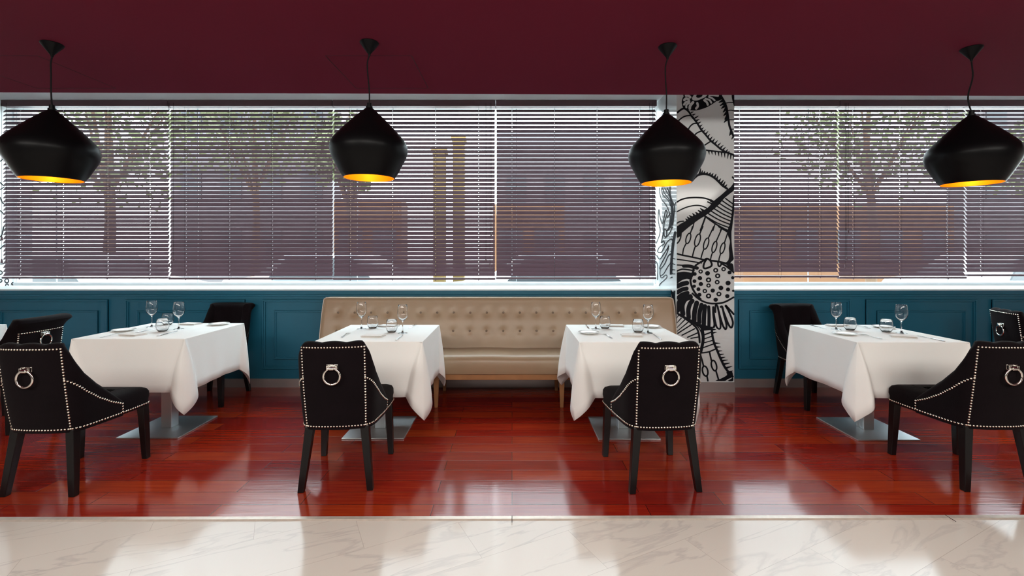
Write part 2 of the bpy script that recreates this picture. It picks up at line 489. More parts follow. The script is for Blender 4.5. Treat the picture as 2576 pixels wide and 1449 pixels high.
# upper part: eye, ribs and thorns
poly(mu, f_, 1, [(690, 40), (640, 100), (605, 180), (605, 260), (640, 340), (720, 372), (860, 388), (1000, 362), (1130, 312), (1250, 240), (1330, 180), (1385, 120), (1375, 40)])
poly(mu, f_, 1, [(810, 150), (840, 85), (900, 45), (1010, 42), (1120, 55), (1080, 112), (1000, 152), (920, 182), (850, 182)], 0, 1)
disc(mu, f_, 1, (960, 85), 70, 0, 0, 42, -.35)
for w, p in ((38, [(690, 85), (735, 88), (775, 118)]), (38, [(655, 175), (690, 145), (745, 160)]), (34, [(650, 265), (690, 220), (755, 200)]), (30, [(695, 325), (700, 275), (755, 232)]),
             (42, [(765, 345), (775, 290), (830, 222)]), (36, [(895, 345), (928, 300), (918, 238)]), (34, [(1060, 180), (1110, 220), (1130, 268)]),
             (30, [(1085, 148), (1165, 175), (1200, 228)]), (28, [(1155, 112), (1220, 140), (1270, 182)]), (34, [(1165, 72), (1250, 75), (1335, 88)])):
    ribbon(mu, f_, 1, w, p, off=0, mi=1)
S1 = [(30, [(520, 425), (560, 390), (640, 345), (700, 370), (760, 430), (800, 500), (860, 570), (920, 650), (1000, 780), (1080, 870), (1180, 990), (1300, 1090), (1440, 1200), (1660, 1290)]),
      (22, [(520, 610), (600, 540), (680, 500), (780, 490), (840, 530), (890, 610)]), (22, [(640, 900), (720, 790), (780, 700), (850, 650), (920, 650)]),
      (22, [(780, 1000), (850, 910), (900, 850), (980, 810), (1030, 800)]), (22, [(950, 1170), (1050, 1100), (1190, 1010)]),
      (24, [(900, 1150), (1100, 1190), (1250, 1210), (1440, 1230), (1600, 1260), (1690, 1320)]),
      (34, [(1370, 50), (1420, 130), (1470, 220), (1510, 330), (1530, 450), (1550, 580), (1570, 700), (1610, 810), (1650, 900), (1700, 940)]),
      (16, [(1490, 240), (1560, 225), (1650, 225)]), (16, [(1540, 390), (1600, 380), (1690, 400)]), (16, [(1560, 575), (1690, 575)]), (16, [(1610, 765), (1690, 765)]),
      (44, [(1640, 50), (1650, 150), (1690, 300)])]
for w, p in S1: ribbon(mu, f_, 1, w, p)
for a, b in (((790, 430), (845, 408)), ((820, 480), (885, 455)), ((870, 540), (945, 495)), ((900, 590), (965, 565)), ((930, 650), (995, 615)), ((970, 710), (1022, 672)),
             ((1000, 770), (1048, 730)), ((1040, 820), (1084, 772)), ((1080, 870), (1140, 805)), ((1130, 920), (1174, 862)), ((1180, 970), (1224, 915)), ((1230, 1010), (1274, 955)),
             ((1280, 1050), (1334, 990)), ((1340, 1090), (1394, 1040)), ((1390, 1140), (1449, 1085)), ((1440, 1180), (1494, 1124)), ((1500, 1220), (1540, 1170)), ((1550, 1240), (1568, 1205)),
             ((1150, 1200), (1160, 1280)), ((1210, 1205), (1220, 1280)), ((1280, 1210), (1287, 1295)), ((1345, 1220), (1355, 1315)), ((1410, 1225), (1415, 1338)),
             ((1470, 1235), (1475, 1342)), ((1545, 1245), (1530, 1368)), ((1600, 1265), (1590, 1378)), ((1660, 1300), (1645, 1392))):
    ribbon(mu, f_, 1, 24, [a, b], taper=True)
for a, b in (((1420, 120), (1320, 195)), ((1450, 180), (1350, 225)), ((1480, 230), (1375, 290)), ((1490, 280), (1400, 350)), ((1510, 340), (1440, 425)), ((1525, 420), (1448, 495)),
             ((1535, 490), (1470, 570)), ((1540, 540), (1458, 632)), ((1610, 820), (1568, 898)), ((1670, 890), (1612, 972)), ((1700, 950), (1658, 1025))):
    ribbon(mu, f_, 1, 44, [a, b], taper=True)
# middle: arches, the broad band, hatching
S2 = [(34, [(820, 430), (870, 375), (940, 325), (1040, 305), (1150, 320), (1260, 380), (1350, 460), (1430, 540), (1520, 600)]),
      (24, [(500, 875), (600, 820), (720, 790), (880, 780), (1040, 790), (1150, 820), (1220, 860)]), (20, [(500, 1070), (620, 1010), (740, 965), (880, 940), (1000, 950), (1100, 990)]),
      (22, [(1130, 870), (1200, 900)]), (40, [(1190, 840), (1240, 870)]), (24, [(1060, 1150), (1250, 1290), (1420, 1390), (1540, 1449)]),
      (26, [(1080, 1180), (1030, 1320), (980, 1449)]), (18, [(855, 1270), (830, 1380), (800, 1449)]), (18, [(1275, 1320), (1235, 1449)]), (18, [(1410, 1395), (1385, 1449)]),
      (30, [(1635, 370), (1665, 400)])]
for w, p in S2: ribbon(mu, f_, 2, w, p)
for i in range(8):
    ribbon(mu, f_, 2, 20, [(1490 - 60 * i, 800 + 50 * i), (1570 - 36 * i, 860 + 62 * i), (1668 - 14 * i, 930 + 66 * i)])
for a, b in (((960, 320), (990, 185)), ((1005, 310), (1022, 232)), ((1050, 305), (1070, 245)), ((1105, 310), (1128, 262)), ((1155, 320), (1192, 276)), ((1205, 345), (1242, 286)),
             ((1260, 380), (1303, 300)), ((1305, 420), (1333, 345)), ((1350, 460), (1394, 395)), ((1395, 500), (1448, 425)), ((1435, 540), (1484, 455)), ((1475, 570), (1520, 515)),
             ((720, 1250), (678, 1205)), ((760, 1220), (708, 1165)), ((820, 1190), (748, 1140)), ((870, 1160), (818, 1095)), ((930, 1120), (878, 1075)), ((990, 1080), (928, 1035)), ((1040, 1050), (973, 995))):
    ribbon(mu, f_, 2, 34, [a, b], taper=True)
poly(mu, f_, 2, [(1668, 470), (1600, 560), (1510, 630), (1400, 730), (1240, 860), (1160, 960), (1060, 1030), (940, 1100), (800, 1170), (700, 1245), (600, 1300), (530, 1350), (498, 1449), (498, 1560),
                 (600, 1500), (720, 1400), (850, 1300), (960, 1220), (1060, 1160), (1200, 1060), (1350, 930), (1460, 800), (1580, 700), (1668, 620)])
ribbon(mu, f_, 2, 20, [(500, 1305), (560, 1270), (640, 1260)])
poly(mu, f_, 2, [(1670, 740), (1640, 780), (1625, 1000), (1600, 1200), (1560, 1400), (1560, 1470), (1610, 1470), (1640, 1250), (1670, 1000)])
# lower: tadpole shapes
T3 = [(20, [(820, 0), (790, 100), (770, 140)]), (20, [(690, 345), (640, 450), (620, 570)]), (22, [(1030, 0), (970, 140)]), (22, [(880, 395), (850, 480), (820, 600)]),
      (20, [(1250, 0), (1145, 225)]), (20, [(1050, 460), (1020, 540), (990, 650)]), (20, [(1410, 50), (1305, 290)]), (20, [(1225, 530), (1200, 600), (1185, 680)]),
      (20, [(1540, 110), (1470, 320)]), (20, [(1390, 550), (1362, 640), (1352, 710)]), (22, [(590, 120), (580, 220), (545, 300), (500, 345)]), (24, [(1350, 0), (1450, 60), (1560, 125)]),
      (26, [(440, 530), (600, 575), (800, 615), (1050, 672)]), (30, [(1190, 690), (1330, 706), (1500, 745)]), (20, [(490, 660), (640, 680), (800, 705), (1000, 738)]),
      (20, [(480, 775), (560, 780), (640, 785)]), (52, [(640, 800), (750, 800), (830, 820), (915, 840)]), (24, [(495, 905), (600, 865), (700, 870), (850, 892)]),
      (55, [(820, 960), (870, 960)]), (34, [(845, 850), (825, 950)]), (32, [(815, 990), (782, 1060), (786, 1150), (830, 1270), (900, 1380), (985, 1470)]),
      (30, [(880, 790), (950, 740), (1040, 690), (1110, 650), (1180, 690), (1208, 790), (1100, 845), (1045, 830), (1058, 740), (1110, 655)]),
      (26, [(1335, 720), (1342, 785), (1370, 808), (1400, 770)]), (28, [(1400, 745), (1500, 800), (1600, 880), (1660, 930)]), (12, [(1560, 640), (1580, 740)])]
for w, p in T3: ribbon(mu, f_, 3, w, p)
for c_, rx, ry, rt in (((735, 240), 44, 108, .28), ((922, 275), 50, 128, .28), ((1097, 345), 44, 118, .30), ((1264, 412), 42, 116, .28), ((1428, 438), 42, 112, .28)):
    loop_(mu, f_, 3, c_, rx, ry, rt, 20)
poly(mu, f_, 3, [(495, -10), (740, -10), (640, 80), (600, 130), (580, 190), (495, 215)])
poly(mu, f_, 3, [(1560, -10), (1605, -10), (1612, 300), (1640, 560), (1655, 660), (1600, 720), (1560, 780), (1480, 745), (1545, 680), (1565, 560), (1555, 440), (1580, 300), (1545, 200), (1530, 100)])
poly(mu, f_, 3, [(1480, 740), (1560, 745), (1640, 760), (1655, 930), (1600, 870)])
poly(mu, f_, 3, [(490, 950), (560, 925), (640, 912), (720, 922), (810, 950), (812, 1060), (770, 1070), (700, 1058), (600, 1090), (490, 1155)])
for d in ((985, 910, 46, 1), (1125, 945, 50, 0), (1290, 885, 52, 1), (1330, 998, 54, 1), (1450, 862, 48, 1), (1570, 930, 42, 0), (1635, 1035, 34, 0), (970, 1045, 46, 0), (1145, 1080, 56, 1),
          (1320, 1125, 50, 1), (1540, 1143, 52, 0), (860, 1105, 40, 0), (990, 1163, 45, 0), (1145, 1193, 46, 1), (855, 1207, 36, 0), (940, 1268, 41, 0), (1395, 1242, 50, 0), (1540, 1273, 43, 0),
          (1070, 1305, 47, 1), (1230, 1295, 45, 0), (1355, 1365, 52, 1), (960, 1380, 43, 0), (1145, 1405, 55, 1), (1525, 1408, 45, 0), (1645, 1300, 26, 0), (1290, 1480, 46, 0)):
    disc(mu, f_, 3, (d[0], d[1]), d[2], 0, 0, d[2] * .93)
    if d[3]: disc(mu, f_, 3, (d[0], d[1]), d[2] * .40, 0, 1)
for w, p in ((74, [(520, 1205), (610, 1165), (705, 1142)]), (66, [(520, 1330), (600, 1280), (700, 1255)]), (62, [(530, 1440), (610, 1375), (720, 1342)]), (60, [(560, 1540), (650, 1440), (780, 1405)])):
    ribbon(mu, f_, 3, w, p)
# foot of the mural
S4 = [(20, [(590, -10), (680, 68), (780, 118), (900, 138), (1050, 118), (1190, 45)]), (50, [(375, 240), (390, 130), (440, 50)]),
      (56, [(450, 290), (440, 170), (480, 80), (560, 42)]), (50, [(535, 340), (530, 230), (555, 140), (588, 98)]), (54, [(615, 380), (620, 260), (652, 128)]), (48, [(690, 410), (692, 280), (722, 155)]),
      (48, [(755, 450), (760, 300), (772, 175)]), (36, [(830, 470), (832, 300), (826, 185)]), (24, [(900, 480), (912, 440), (895, 300), (893, 190)]),
      (20, [(895, 190), (905, 300), (940, 470), (985, 505), (1000, 460), (985, 330), (950, 170), (925, 170), (925, 260)]),
      (22, [(955, 175), (985, 300), (1035, 460), (1075, 510), (1085, 440), (1050, 300), (1025, 185), (1000, 185)]), (22, [(1020, 185), (1060, 300), (1120, 450), (1160, 485), (1178, 400), (1120, 250), (1070, 160), (1190, 290)]),
      (22, [(345, 262), (430, 318), (560, 410), (650, 495), (685, 590), (695, 700)]), (12, [(500, 360), (620, 430), (700, 520), (732, 620), (722, 740)]),
      (26, [(870, 490), (880, 600), (908, 720), (950, 820), (1000, 940), (1060, 1060), (1120, 1140), (1175, 1200)]), (34, [(730, 500), (745, 600), (742, 700), (712, 840)]),
      (14, [(740, 525), (870, 512)]), (16, [(740, 600), (880, 548)]), (12, [(750, 655), (885, 610)]), (12, [(755, 710), (890, 672)]), (14, [(740, 782), (905, 722)]), (16, [(712, 858), (820, 842), (925, 800)]),
      (18, [(700, 862), (730, 960), (752, 1055)]), (18, [(800, 1185), (815, 1262)]), (18, [(840, 850), (865, 960), (875, 975)]), (18, [(930, 1110), (972, 1250)])]
for w, p in S4: ribbon(mu, f_, 4, w, p)
loop_(mu, f_, 4, (775, 1120), 38, 74, -.22, 18); loop_(mu, f_, 4, (904, 1040), 36, 78, -.25, 18)
for a, b in (((345, 350), (390, 300)), ((345, 420), (430, 345)), ((345, 490), (480, 370)), ((345, 545), (530, 405)), ((370, 575), (580, 440)), ((430, 602), (630, 500)), ((510, 632), (670, 562)), ((560, 645), (690, 622))):
    ribbon(mu, f_, 4, 14, [a, b])
for a, b in (((905, 715), (995, 715)), ((920, 772), (1005, 768)), ((945, 832), (1025, 823)), ((970, 885), (1050, 872)), ((1000, 930), (1070, 917)), ((1020, 970), (1105, 957)), ((1050, 1020), (1135, 1002)),
             ((1085, 1075), (1172, 1048)), ((1120, 1135), (1178, 1116)), ((880, 515), (935, 513)), ((880, 565), (945, 552))):
    ribbon(mu, f_, 4, 20, [a, b], taper=True)
poly(mu, f_, 4, [(345, 262), (440, 300), (540, 356), (640, 395), (720, 440), (850, 470), (880, 505), (730, 530), (700, 490), (600, 420), (500, 370), (400, 320)])
poly(mu, f_, 4, [(925, 1260), (1000, 1232), (1092, 1180), (1085, 1135), (1160, 1120), (1178, 1200), (1100, 1240), (1060, 1264)])
poly(mu, f_, 4, [(1105, 1264), (1150, 1235), (1180, 1212), (1180, 1264)])
mu.build('mural_print', [M['ink'], M['panel']], colm)
# the drawing on the column's window side
ms = MB(); g_ = side(CX0, -1)
for w, p in ((11, [(155, 580), (160, 700), (200, 820), (280, 920), (330, 1020), (370, 1150), (360, 1300), (330, 1449)]), (11, [(190, 580), (210, 700), (270, 780), (340, 850), (380, 960)]),
             (11, [(215, 580), (250, 680), (330, 790), (370, 860)]), (11, [(260, 580), (300, 660), (360, 760)]), (14, [(310, 580), (350, 680), (380, 830), (450, 930), (490, 870)]),
             (14, [(370, 560), (370, 700), (400, 820), (450, 930), (460, 1000), (440, 1200), (420, 1350)]), (26, [(385, 840), (400, 1000), (400, 1200), (350, 1400), (310, 1449)]),
             (14, [(420, 880), (430, 1050), (420, 1250), (380, 1400)]), (14, [(130, 1100), (145, 1020), (160, 1150), (210, 1310), (250, 1180), (280, 1040), (310, 1100), (250, 1300), (240, 1449)]),
             (11, [(130, 1100), (130, 1250), (170, 1449)]), (12, [(310, 1200), (360, 1120), (460, 1060), (490, 1060)]), (12, [(270, 300), (255, 450), (200, 560)])):
    ribbon(ms, g_, 2, w, p)
for w, p in ((14, [(240, 0), (240, 100), (210, 230), (190, 330), (240, 290), (250, 350), (150, 420), (120, 510), (200, 510), (300, 330), (380, 255), (440, 270)]),
             (14, [(100, 580), (160, 660), (240, 560), (330, 420), (340, 390), (320, 500), (250, 650), (170, 800), (170, 860), (260, 760), (330, 600), (400, 540)]),
             (12, [(170, 850), (170, 980), (240, 960), (320, 820), (380, 740)]), (12, [(170, 980), (200, 1040), (290, 980), (300, 1040), (180, 1150), (150, 1200)]),
             (40, [(475, 120), (440, 300), (420, 450), (400, 700), (392, 950)]), (14, [(250, 50), (250, 180), (290, 200), (300, 100), (260, 40)]), (14, [(420, 0), (350, 150), (260, 240)]),
             (11, [(90, 340), (160, 150), (165, 0)]), (12, [(80, 700), (120, 800), (115, 1080)]), (14, [(420, 640), (480, 660)]), (14, [(420, 750), (480, 772)]), (14, [(420, 870), (480, 880)]), (14, [(420, 960), (480, 960)])):
    ribbon(ms, g_, 3, w, p)
for k in range(12):
    ribbon(ms, g_, 3, 22, [(420 + 2 * k % 7, 200 + 75 * k), (365 + (30 if k < 4 else 0), 190 + 78 * k)], taper=True)
for w, p in ((30, [(300, -20), (290, 90)]), (20, [(330, -40), (325, 120), (330, 220)]), (14, [(270, 150), (300, 180), (335, 215)]), (14, [(332, 230), (285, 330)]), (14, [(332, 290), (290, 400)]), (14, [(332, 350), (300, 460)]), (14, [(332, 410), (310, 520)])):
    ribbon(ms, g_, 4, w, p)
ms.build('mural_print', M['ink'], colm)
ml = MB(); h_ = side(LC1, 1); CROP[5] = (0, 220, 2.683)
for w, p in ((5, [(0, 640), (20, 660), (35, 650)]), (5, [(0, 500), (20, 480), (26, 440)]), (5, [(0, 690), (30, 670)]), (5, [(0, 740), (18, 780), (40, 790)]), (5, [(0, 830), (30, 860)]), (6, [(0, 1010), (14, 990), (24, 940)]),
             (5, [(0, 1035), (16, 1010)]), (5, [(0, 1192), (24, 1190)]), (5, [(0, 1090), (30, 1060)])):
    ribbon(ml, h_, 5, w, p)
for c_, r in (((45, 1305), 13), ((46, 1335), 9), ((2, 1305), 10), ((2, 1250), 12), ((86, 1325), 8)):
    loop_(ml, h_, 5, c_, r, r, 0, 5)
ml.build('mural_print', M['ink'], coll)

# ------------------------------------------------------------------ venetian blinds
BY = 5.12
def blind(x0, x1, bottom, label, cords, ladders, wand=True):
    t = thing('venetian_blind', label, 'blind', (x0, BY, bottom), 0, 'plum venetian blinds across the windows')
    W = x1 - x0
    MB().box(.0, W, -.035, .03, TOP_Z - .068 - bottom, TOP_Z - .003 - bottom).build('headrail', M['rail'], t, bevel=.003)
    s = MB(); z = TOP_Z - .112 - bottom; pitch = .0449; k = 0
    cut = sorted(l - x0 for l in ladders)
    hw = .025; th = .0011
    def strip(xa, xb, u0, u1, zc, tilt):
        vs = []
        for u in (u0, u1):
            for w in (-th, th):
                yy = u * math.cos(tilt) - w * math.sin(tilt); zz = u * math.sin(tilt) + w * math.cos(tilt)
                vs += [(xa, yy, zc + zz), (xb, yy, zc + zz)]
        s.add(vs, [(0, 1, 5, 4), (2, 6, 7, 3), (0, 2, 3, 1), (4, 5, 7, 6), (0, 4, 6, 2), (1, 3, 7, 5)])
    g = random.Random(int(x0 * 1000))
    while z > .035:
        tilt = math.radians(58.5 - 5.0 * z) + g.uniform(-.03, .03)     # the lower slats hang a little more closed
        strip(.004, W - .004, -hw, -.007, z, tilt); strip(.004, W - .004, .007, hw, z, tilt)
        xs = [.004]
        for c in cut: xs += [c - .0032, c + .0032]
        xs.append(W - .004)
        for i in range(0, len(xs), 2): strip(xs[i], xs[i + 1], -.007, .007, z, tilt)
        z -= pitch; k += 1
    s.build('slats', M['slat'], t)
    MB().box(0, W, -.026, .026, -.004, .018).build('bottom_rail', M['rail'], t, bevel=.004)
    for c in cut:
        l = MB()
        for dy in (-.027, .026): l.tube([(c, dy, .015), (c, dy, TOP_Z - .075 - bottom)], .0009, 4)
        l.build('ladder_cord', M['cord'], t)
        MB().lathe([(0, -.012), (.006, -.012), (.007, -.004), (0, -.004)], (c, -.012, 0), 8).build('end_plug', M['rail'], t)
    for cx, cz in cords:
        x = cx - x0
        o = MB().tube([(x, -.05, TOP_Z - .04 - bottom), (x + .002, -.052, (TOP_Z + cz) / 2 - bottom), (x, -.05, cz - bottom + .02)], .0014, 5).build('pull_cord', M['cord'], t)
        MB().lathe([(.002, .024), (.006, .020), (.008, .006), (.011, -.018), (.010, -.022), (0, -.022)], (x, -.05, cz - bottom), 12, 0).build('tassel', M['rail'], o, smooth=40)
def bx(px): return (px - 1288) * BY / F
def bz(py): return EYE - (py - 635) * (BY - .05) / F
B = [((10, 426), 700, 'leftmost venetian blind, behind the left pendant lamp', [(17, 600), (17, 657), (29, 657)], [52, 160, 272, 378]),
     ((428, 838), 702, 'venetian blind between the first and second pendant lamps, cords at its left edge', [(432, 596), (445, 652), (434, 667)], [469, 578, 686, 795]),
     ((840, 1246), 703, 'venetian blind right behind the second pendant lamp, cords at its right edge', [(1236, 590), (1223, 653), (1233, 668)], [882, 988, 1096, 1204]),
     ((1248, 1650), 701, 'venetian blind whose right end meets the mural column, above the sofa', [(1642, 580), (1630, 653), (1638, 668)], [1288, 1395, 1502, 1609]),
     ((1790, 2107), 697, 'venetian blind just right of the mural column', [], [1860, 1962, 2062]),
     ((2109, 2427), 700, 'venetian blind between column and right pendant lamp, cords hanging at its left edge', [(2126, 582), (2122, 652), (2118, 671)], [2145, 2263, 2383]),
     ((2429, 2790), 694, 'rightmost venetian blind behind the right pendant lamp, cut by the photo edge', [], [2467, 2580, 2700])]
for (a, b), pb, lab, cords, lad in B:
    blind(bx(a), bx(b), EYE - (pb - 635) * BY / F, lab, [(bx(c[0]), bz(c[1])) for c in cords], [bx(l) for l in lad])

# ------------------------------------------------------------------ pendants
def pendant(x, y, zo, label, dx=0.0, wob=0.0):
    t = thing('pendant_lamp', label, 'pendant lamp', (x, y, RED_Z), 0, 'black pendant lamps with gold lining')
    h = zo - RED_Z
    prof = [(.148, 0), (.170, .035), (.196, .085), (.216, .125), (.2245, .155), (.226, .178), (.220, .205), (.206, .230), (.170, .272), (.120, .325), (.070, .375), (.030, .412), (.014, .424)]
    outer = catmull(prof, 3)
    MB().lathe(outer, (0, 0, h), 64).build('shade', M['shade'], t, smooth=60)
    inner = [(r - .004 if r > .02 else r - .002, z) for r, z in outer]
    li = MB().lathe([(.148, 0)] + [(.1475, -.001), (.1435, 0.0)] + inner[1:], (0, 0, h), 64).build('shade_lining', M['gold'], t, smooth=60)
    MB().lathe([(0, .45), (.0145, .45), (.0145, .415), (0, .415)], (0, 0, h), 16).build('shade_cap', M['shade'], t, smooth=30)
    MB().lathe([(0, 0), (.054, 0), (.056, -.003), (.054, -.008), (.008, -.070), (.006, -.082), (0, -.082)], (dx, 0, -.0002), 32).build('canopy', M['shade'], t, smooth=30)
    z0, z1 = -.078, h + .445
    pts = [(dx * (1 - k / 8) - .012 * math.sin(PI * min(k, 2) / 4) * (1 if k < 2 else 1 - k / 8) + wob * math.sin(2 * PI * k / 8), 0, z0 + (z1 - z0) * k / 8) for k in range(9)]
    pts[0] = (dx, 0, z0)
    MB().tube(catmull(pts, 4), .0042, 8).build('cable', M['cord'], t, smooth=60)
    sk = MB().lathe([(0, .43), (.02, .43), (.02, .34), (0, .34)], (0, 0, h), 16).build('lamp_socket', M['shade'], t, smooth=30)
    MB().lathe([(.001, .235), (.018, .24), (.030, .262), (.030, .285), (.018, .32), (.015, .345)], (0, 0, h), 16).build('bulb', M['bulb'], sk, smooth=60)
    l = bpy.data.lights.new('bulb_light', 'POINT'); l.energy = 2.2; l.color = (1.0, .72, .34); l.shadow_soft_size = .03
    lo = bpy.data.objects.new('bulb_light', l); lo.location = (0, 0, h + .19); COL.objects.link(lo); lo.parent = t
pendant(-2.786, 2.817, 1.811, 'leftmost black pendant lamp with gold inside, above the left table', .0, .002)
pendant(-.859, 2.80, 1.8175, 'second black pendant lamp from the left', .0, -.003)
pendant(.945, 2.85, 1.794, 'black pendant lamp with gold inside hanging partly in front of the mural column', .008, -.003)
pendant(2.842, 2.877, 1.795, 'rightmost black pendant lamp with a kinked cable, above the right table', .0, .018)

# ------------------------------------------------------------------ chairs
HALF = [(0, -.262), (.06, -.261), (.12, -.254), (.165, -.240), (.193, -.212), (.208, -.165), (.217, -.10), (.226, -.035), (.232, .03)]
RIDB = [(-.30, .865), (-.212, .862), (-.195, .825), (-.165, .735), (-.10, .625), (-.035, .53), (.03, .452)]
RID = [(-.30, .872), (-.238, .868), (-.222, .832), (-.20, .765), (-.165, .69), (-.10, .605), (-.035, .525), (.03, .452)]
def chair_path():
    h = catmull(HALF, 5)
    return [(-x, y) for x, y in h[:0:-1]] + h
PATH = chair_path()
def normals(P):
    out = []
    for i, p in enumerate(P):
        a = P[max(i - 1, 0)]; b = P[min(i + 1, len(P) - 1)]
        t = Vector((b[0] - a[0], b[1] - a[1])).normalized()
        out.append(Vector((t.y, -t.x)))
    return out
NOR = normals(PATH)
Z0 = .352
def ridge(i, rolled=False):
    x, y = PATH[i]; r = interp(y, RIDB if rolled else RID)
    if y < -.222 and not rolled: r += -.010 + .010 * abs(math.cos(PI * x / .135))
    return r
def shell(i, z):
    """point on the outer face of the chair shell"""
    x, y = PATH[i]; t = (z - Z0) / .5
    k = 1.0 if y < -.1 else 1 - (y + .1) / .2
    bulge = .012 * math.sin(min(max(t, 0), 1) * PI)
    n = NOR[i]
    return Vector((x * (1 + .05 * t) + n.x * bulge * .5, y - (.072 * t) * max(k, .25) + n.y * bulge * .5, z))
def chair_mesh(rolled):
    mb = MB(); rings = []
    for i, (x, y) in enumerate(PATH):
        R = ridge(i, rolled); n = NOR[i]; ring = []
        end = min(1, max(0, (y + .10) / .13))
        T = .072 - .028 * end
        back = max(0.0, min(1.0, (-.205 - y) / .03)) if rolled else 0.0
        ro = .034
        ch = .010 * abs(math.cos(PI * x / .135)) if y < -.2 else .004
        zt = R - T * .45
        for k in range(15):
            z = Z0 + (zt - Z0) * k / 14
            p = shell(i, z)
            if back and z > .765: p = p + Vector((n.x, n.y, 0)) * back * .05 * min(1, (z - .765) / (zt - .765)) ** 1.5
            ring.append(p)
        top = shell(i, zt); N3 = Vector((n.x, n.y, 0)); 
        for k in range(1, 8):
            a = PI * k / 8
            off = -(1 - math.cos(a)) * T / 2
            p = top + N3 * off + Vector((0, 0, math.sin(a) * T * .45))
            if back:
                p = p + N3 * back * (.05 + .012 * math.sin(a)) * (1 - k / 8.0) + Vector((0, 0, .004 * back))
            ring.append(p)
        for k in range(7):
            z = zt + (.425 - zt) * k / 6 if zt > .43 else zt - .002 * k
            q = shell(i, z)
            bul = ch * math.sin(PI * min(1, (k + .6) / 6.6))
            ring.append(Vector((q.x - n.x * (T + bul), q.y - n.y * (T + bul), z)))
        rings.append(ring)
    mb.loft(rings, True, True)
    return mb
def studs_mesh(rolled):
    mb = MB(); P3 = []
    def along(pts, sp=.0168):
        acc = 0; out = [pts[0]]
        for a, b in zip(pts, pts[1:]):
            L = (b[0] - a[0]).length; s = 0
            while acc + (L - s) >= sp:
                s += sp - acc; acc = 0
                t = s / L; out.append((a[0].lerp(b[0], t), a[1].lerp(b[1], t)))
            acc += L - s
        return out
    def P(i, z): n = NOR[i]; return (shell(i, z), Vector((n.x, n.y, 0)))
    n = len(PATH); mid = n // 2
    zt = .752 if rolled else .838
    jr = min(range(mid, n), key=lambda i: abs(PATH[i][0] - .166)); jl = n - 1 - jr
    lines = [[P(i, zt) for i in range(jl, jr + 1)]]
    for j in (jl, jr): lines.append([P(j, zt - (zt - .372) * k / 20) for k in range(21)])
    bot = [P(i, .372) for i in range(n)]
    def fr(pts):
        return [(Vector(p), Vector(d).normalized()) for p, d in pts]
    lft = fr([((-.2385, .10, .372), (-1, 0, 0)), ((-.2425, .215, .372), (-1, 0, 0)), ((-.226, .248, .372), (-.7, .7, 0))])
    rgt = fr([((.2385, .10, .372), (1, 0, 0)), ((.2425, .215, .372), (1, 0, 0)), ((.226, .248, .372), (.7, .7, 0))])
    front_ = fr([((-.10, .254, .372), (0, 1, 0)), ((.10, .254, .372), (0, 1, 0))])
    loop = list(reversed(lft)) + bot + rgt
    lines.append(loop); lines.append([lft[-1]] + front_ + [rgt[-1]])
    W = [(-.24, .66), (-.215, .632), (-.165, .572), (-.10, .512), (-.035, .462), (.03, .428)]
    for rg in (range(jr, n), range(jl, -1, -1)):
        lines.append([P(i, interp(PATH[i][1], W)) for i in rg])
    for e in (0, n - 1): lines.append([P(e, .428 - .056 * k / 4) for k in range(5)])
    r = .0058
    for ln in lines:
        for p, d in along(ln):
            d = d.normalized(); u = Vector((0, 0, 1)); v = d.cross(u).normalized(); u = v.cross(d)
            c = p + d * -.0005
            vs = []
            for rr, hh in ((r, 0.001), (r * .72, r * .55)):
                for k in range(6):
                    a = PI * k / 3
                    vs.append(c + (u * math.cos(a) + v * math.sin(a)) * rr + d * hh)
            vs.append(c + d * r * .78)
            f = [(k, (k + 1) % 6, 6 + (k + 1) % 6, 6 + k) for k in range(6)] + [(6 + k, 6 + (k + 1) % 6, 12) for k in range(6)]
            mb.add(vs, f)
    return mb
def seat_mesh():
    mb = MB(); out = []
    def ring(ins, z, crown=0):
        r = []
        c = [(-.200, -.20), (.200, -.20), (.236, .248), (-.236, .248)]
        R = .03
        for k, (x, y) in enumerate(c):
            sx, sy = (1 if x > 0 else -1), (1 if y > 0 else -1)
            cx, cy = x - sx * (R + ins), y - sy * (R + ins)
            a0 = {(-1, -1): PI, (1, -1): 1.5 * PI, (1, 1): 0, (-1, 1): .5 * PI}[(sx, sy)]
            for j in range(5):
                a = a0 + PI / 2 * j / 4; r.append((cx + R * math.cos(a), cy + R * math.sin(a), z))
            nx, ny = c[(k + 1) % 4]
            for j in range(1, 4):
                t = j / 4; mx, my = x + (nx - x) * t, y + (ny - y) * t
                s2x = -ins if abs(nx - x) < .1 else 0
                r.append((mx + ((-ins if mx > 0 else ins) if abs(nx - x) < .1 else 0), my + ((-ins if my > 0 else ins) if abs(ny - y) < .1 else 0), z))
        return r
    rings = [ring(.004, Z0), ring(0, Z0 + .006), ring(0, .395), ring(-.004, .415), ring(-.003, .445), ring(.006, .464), ring(.024, .475), ring(.07, .481), ring(.13, .484)]
    mb.loft(rings, True, True)
    return mb
def leg_mesh(tx, ty, bx_, by_, wt, wb_):
    mb = MB()
    mb.loft([[(cx + sx * w / 2, cy + sy * w / 2, z) for sx, sy in ((-1, -1), (1, -1), (1, 1), (-1, 1))] for cx, cy, z, w in
             ((bx_, by_, 0, wb_), (bx_ * .75 + tx * .25, by_ * .75 + ty * .25, .09, wb_ + (wt - wb_) * .3), (tx, ty, Z0 + .015, wt))])
    return mb
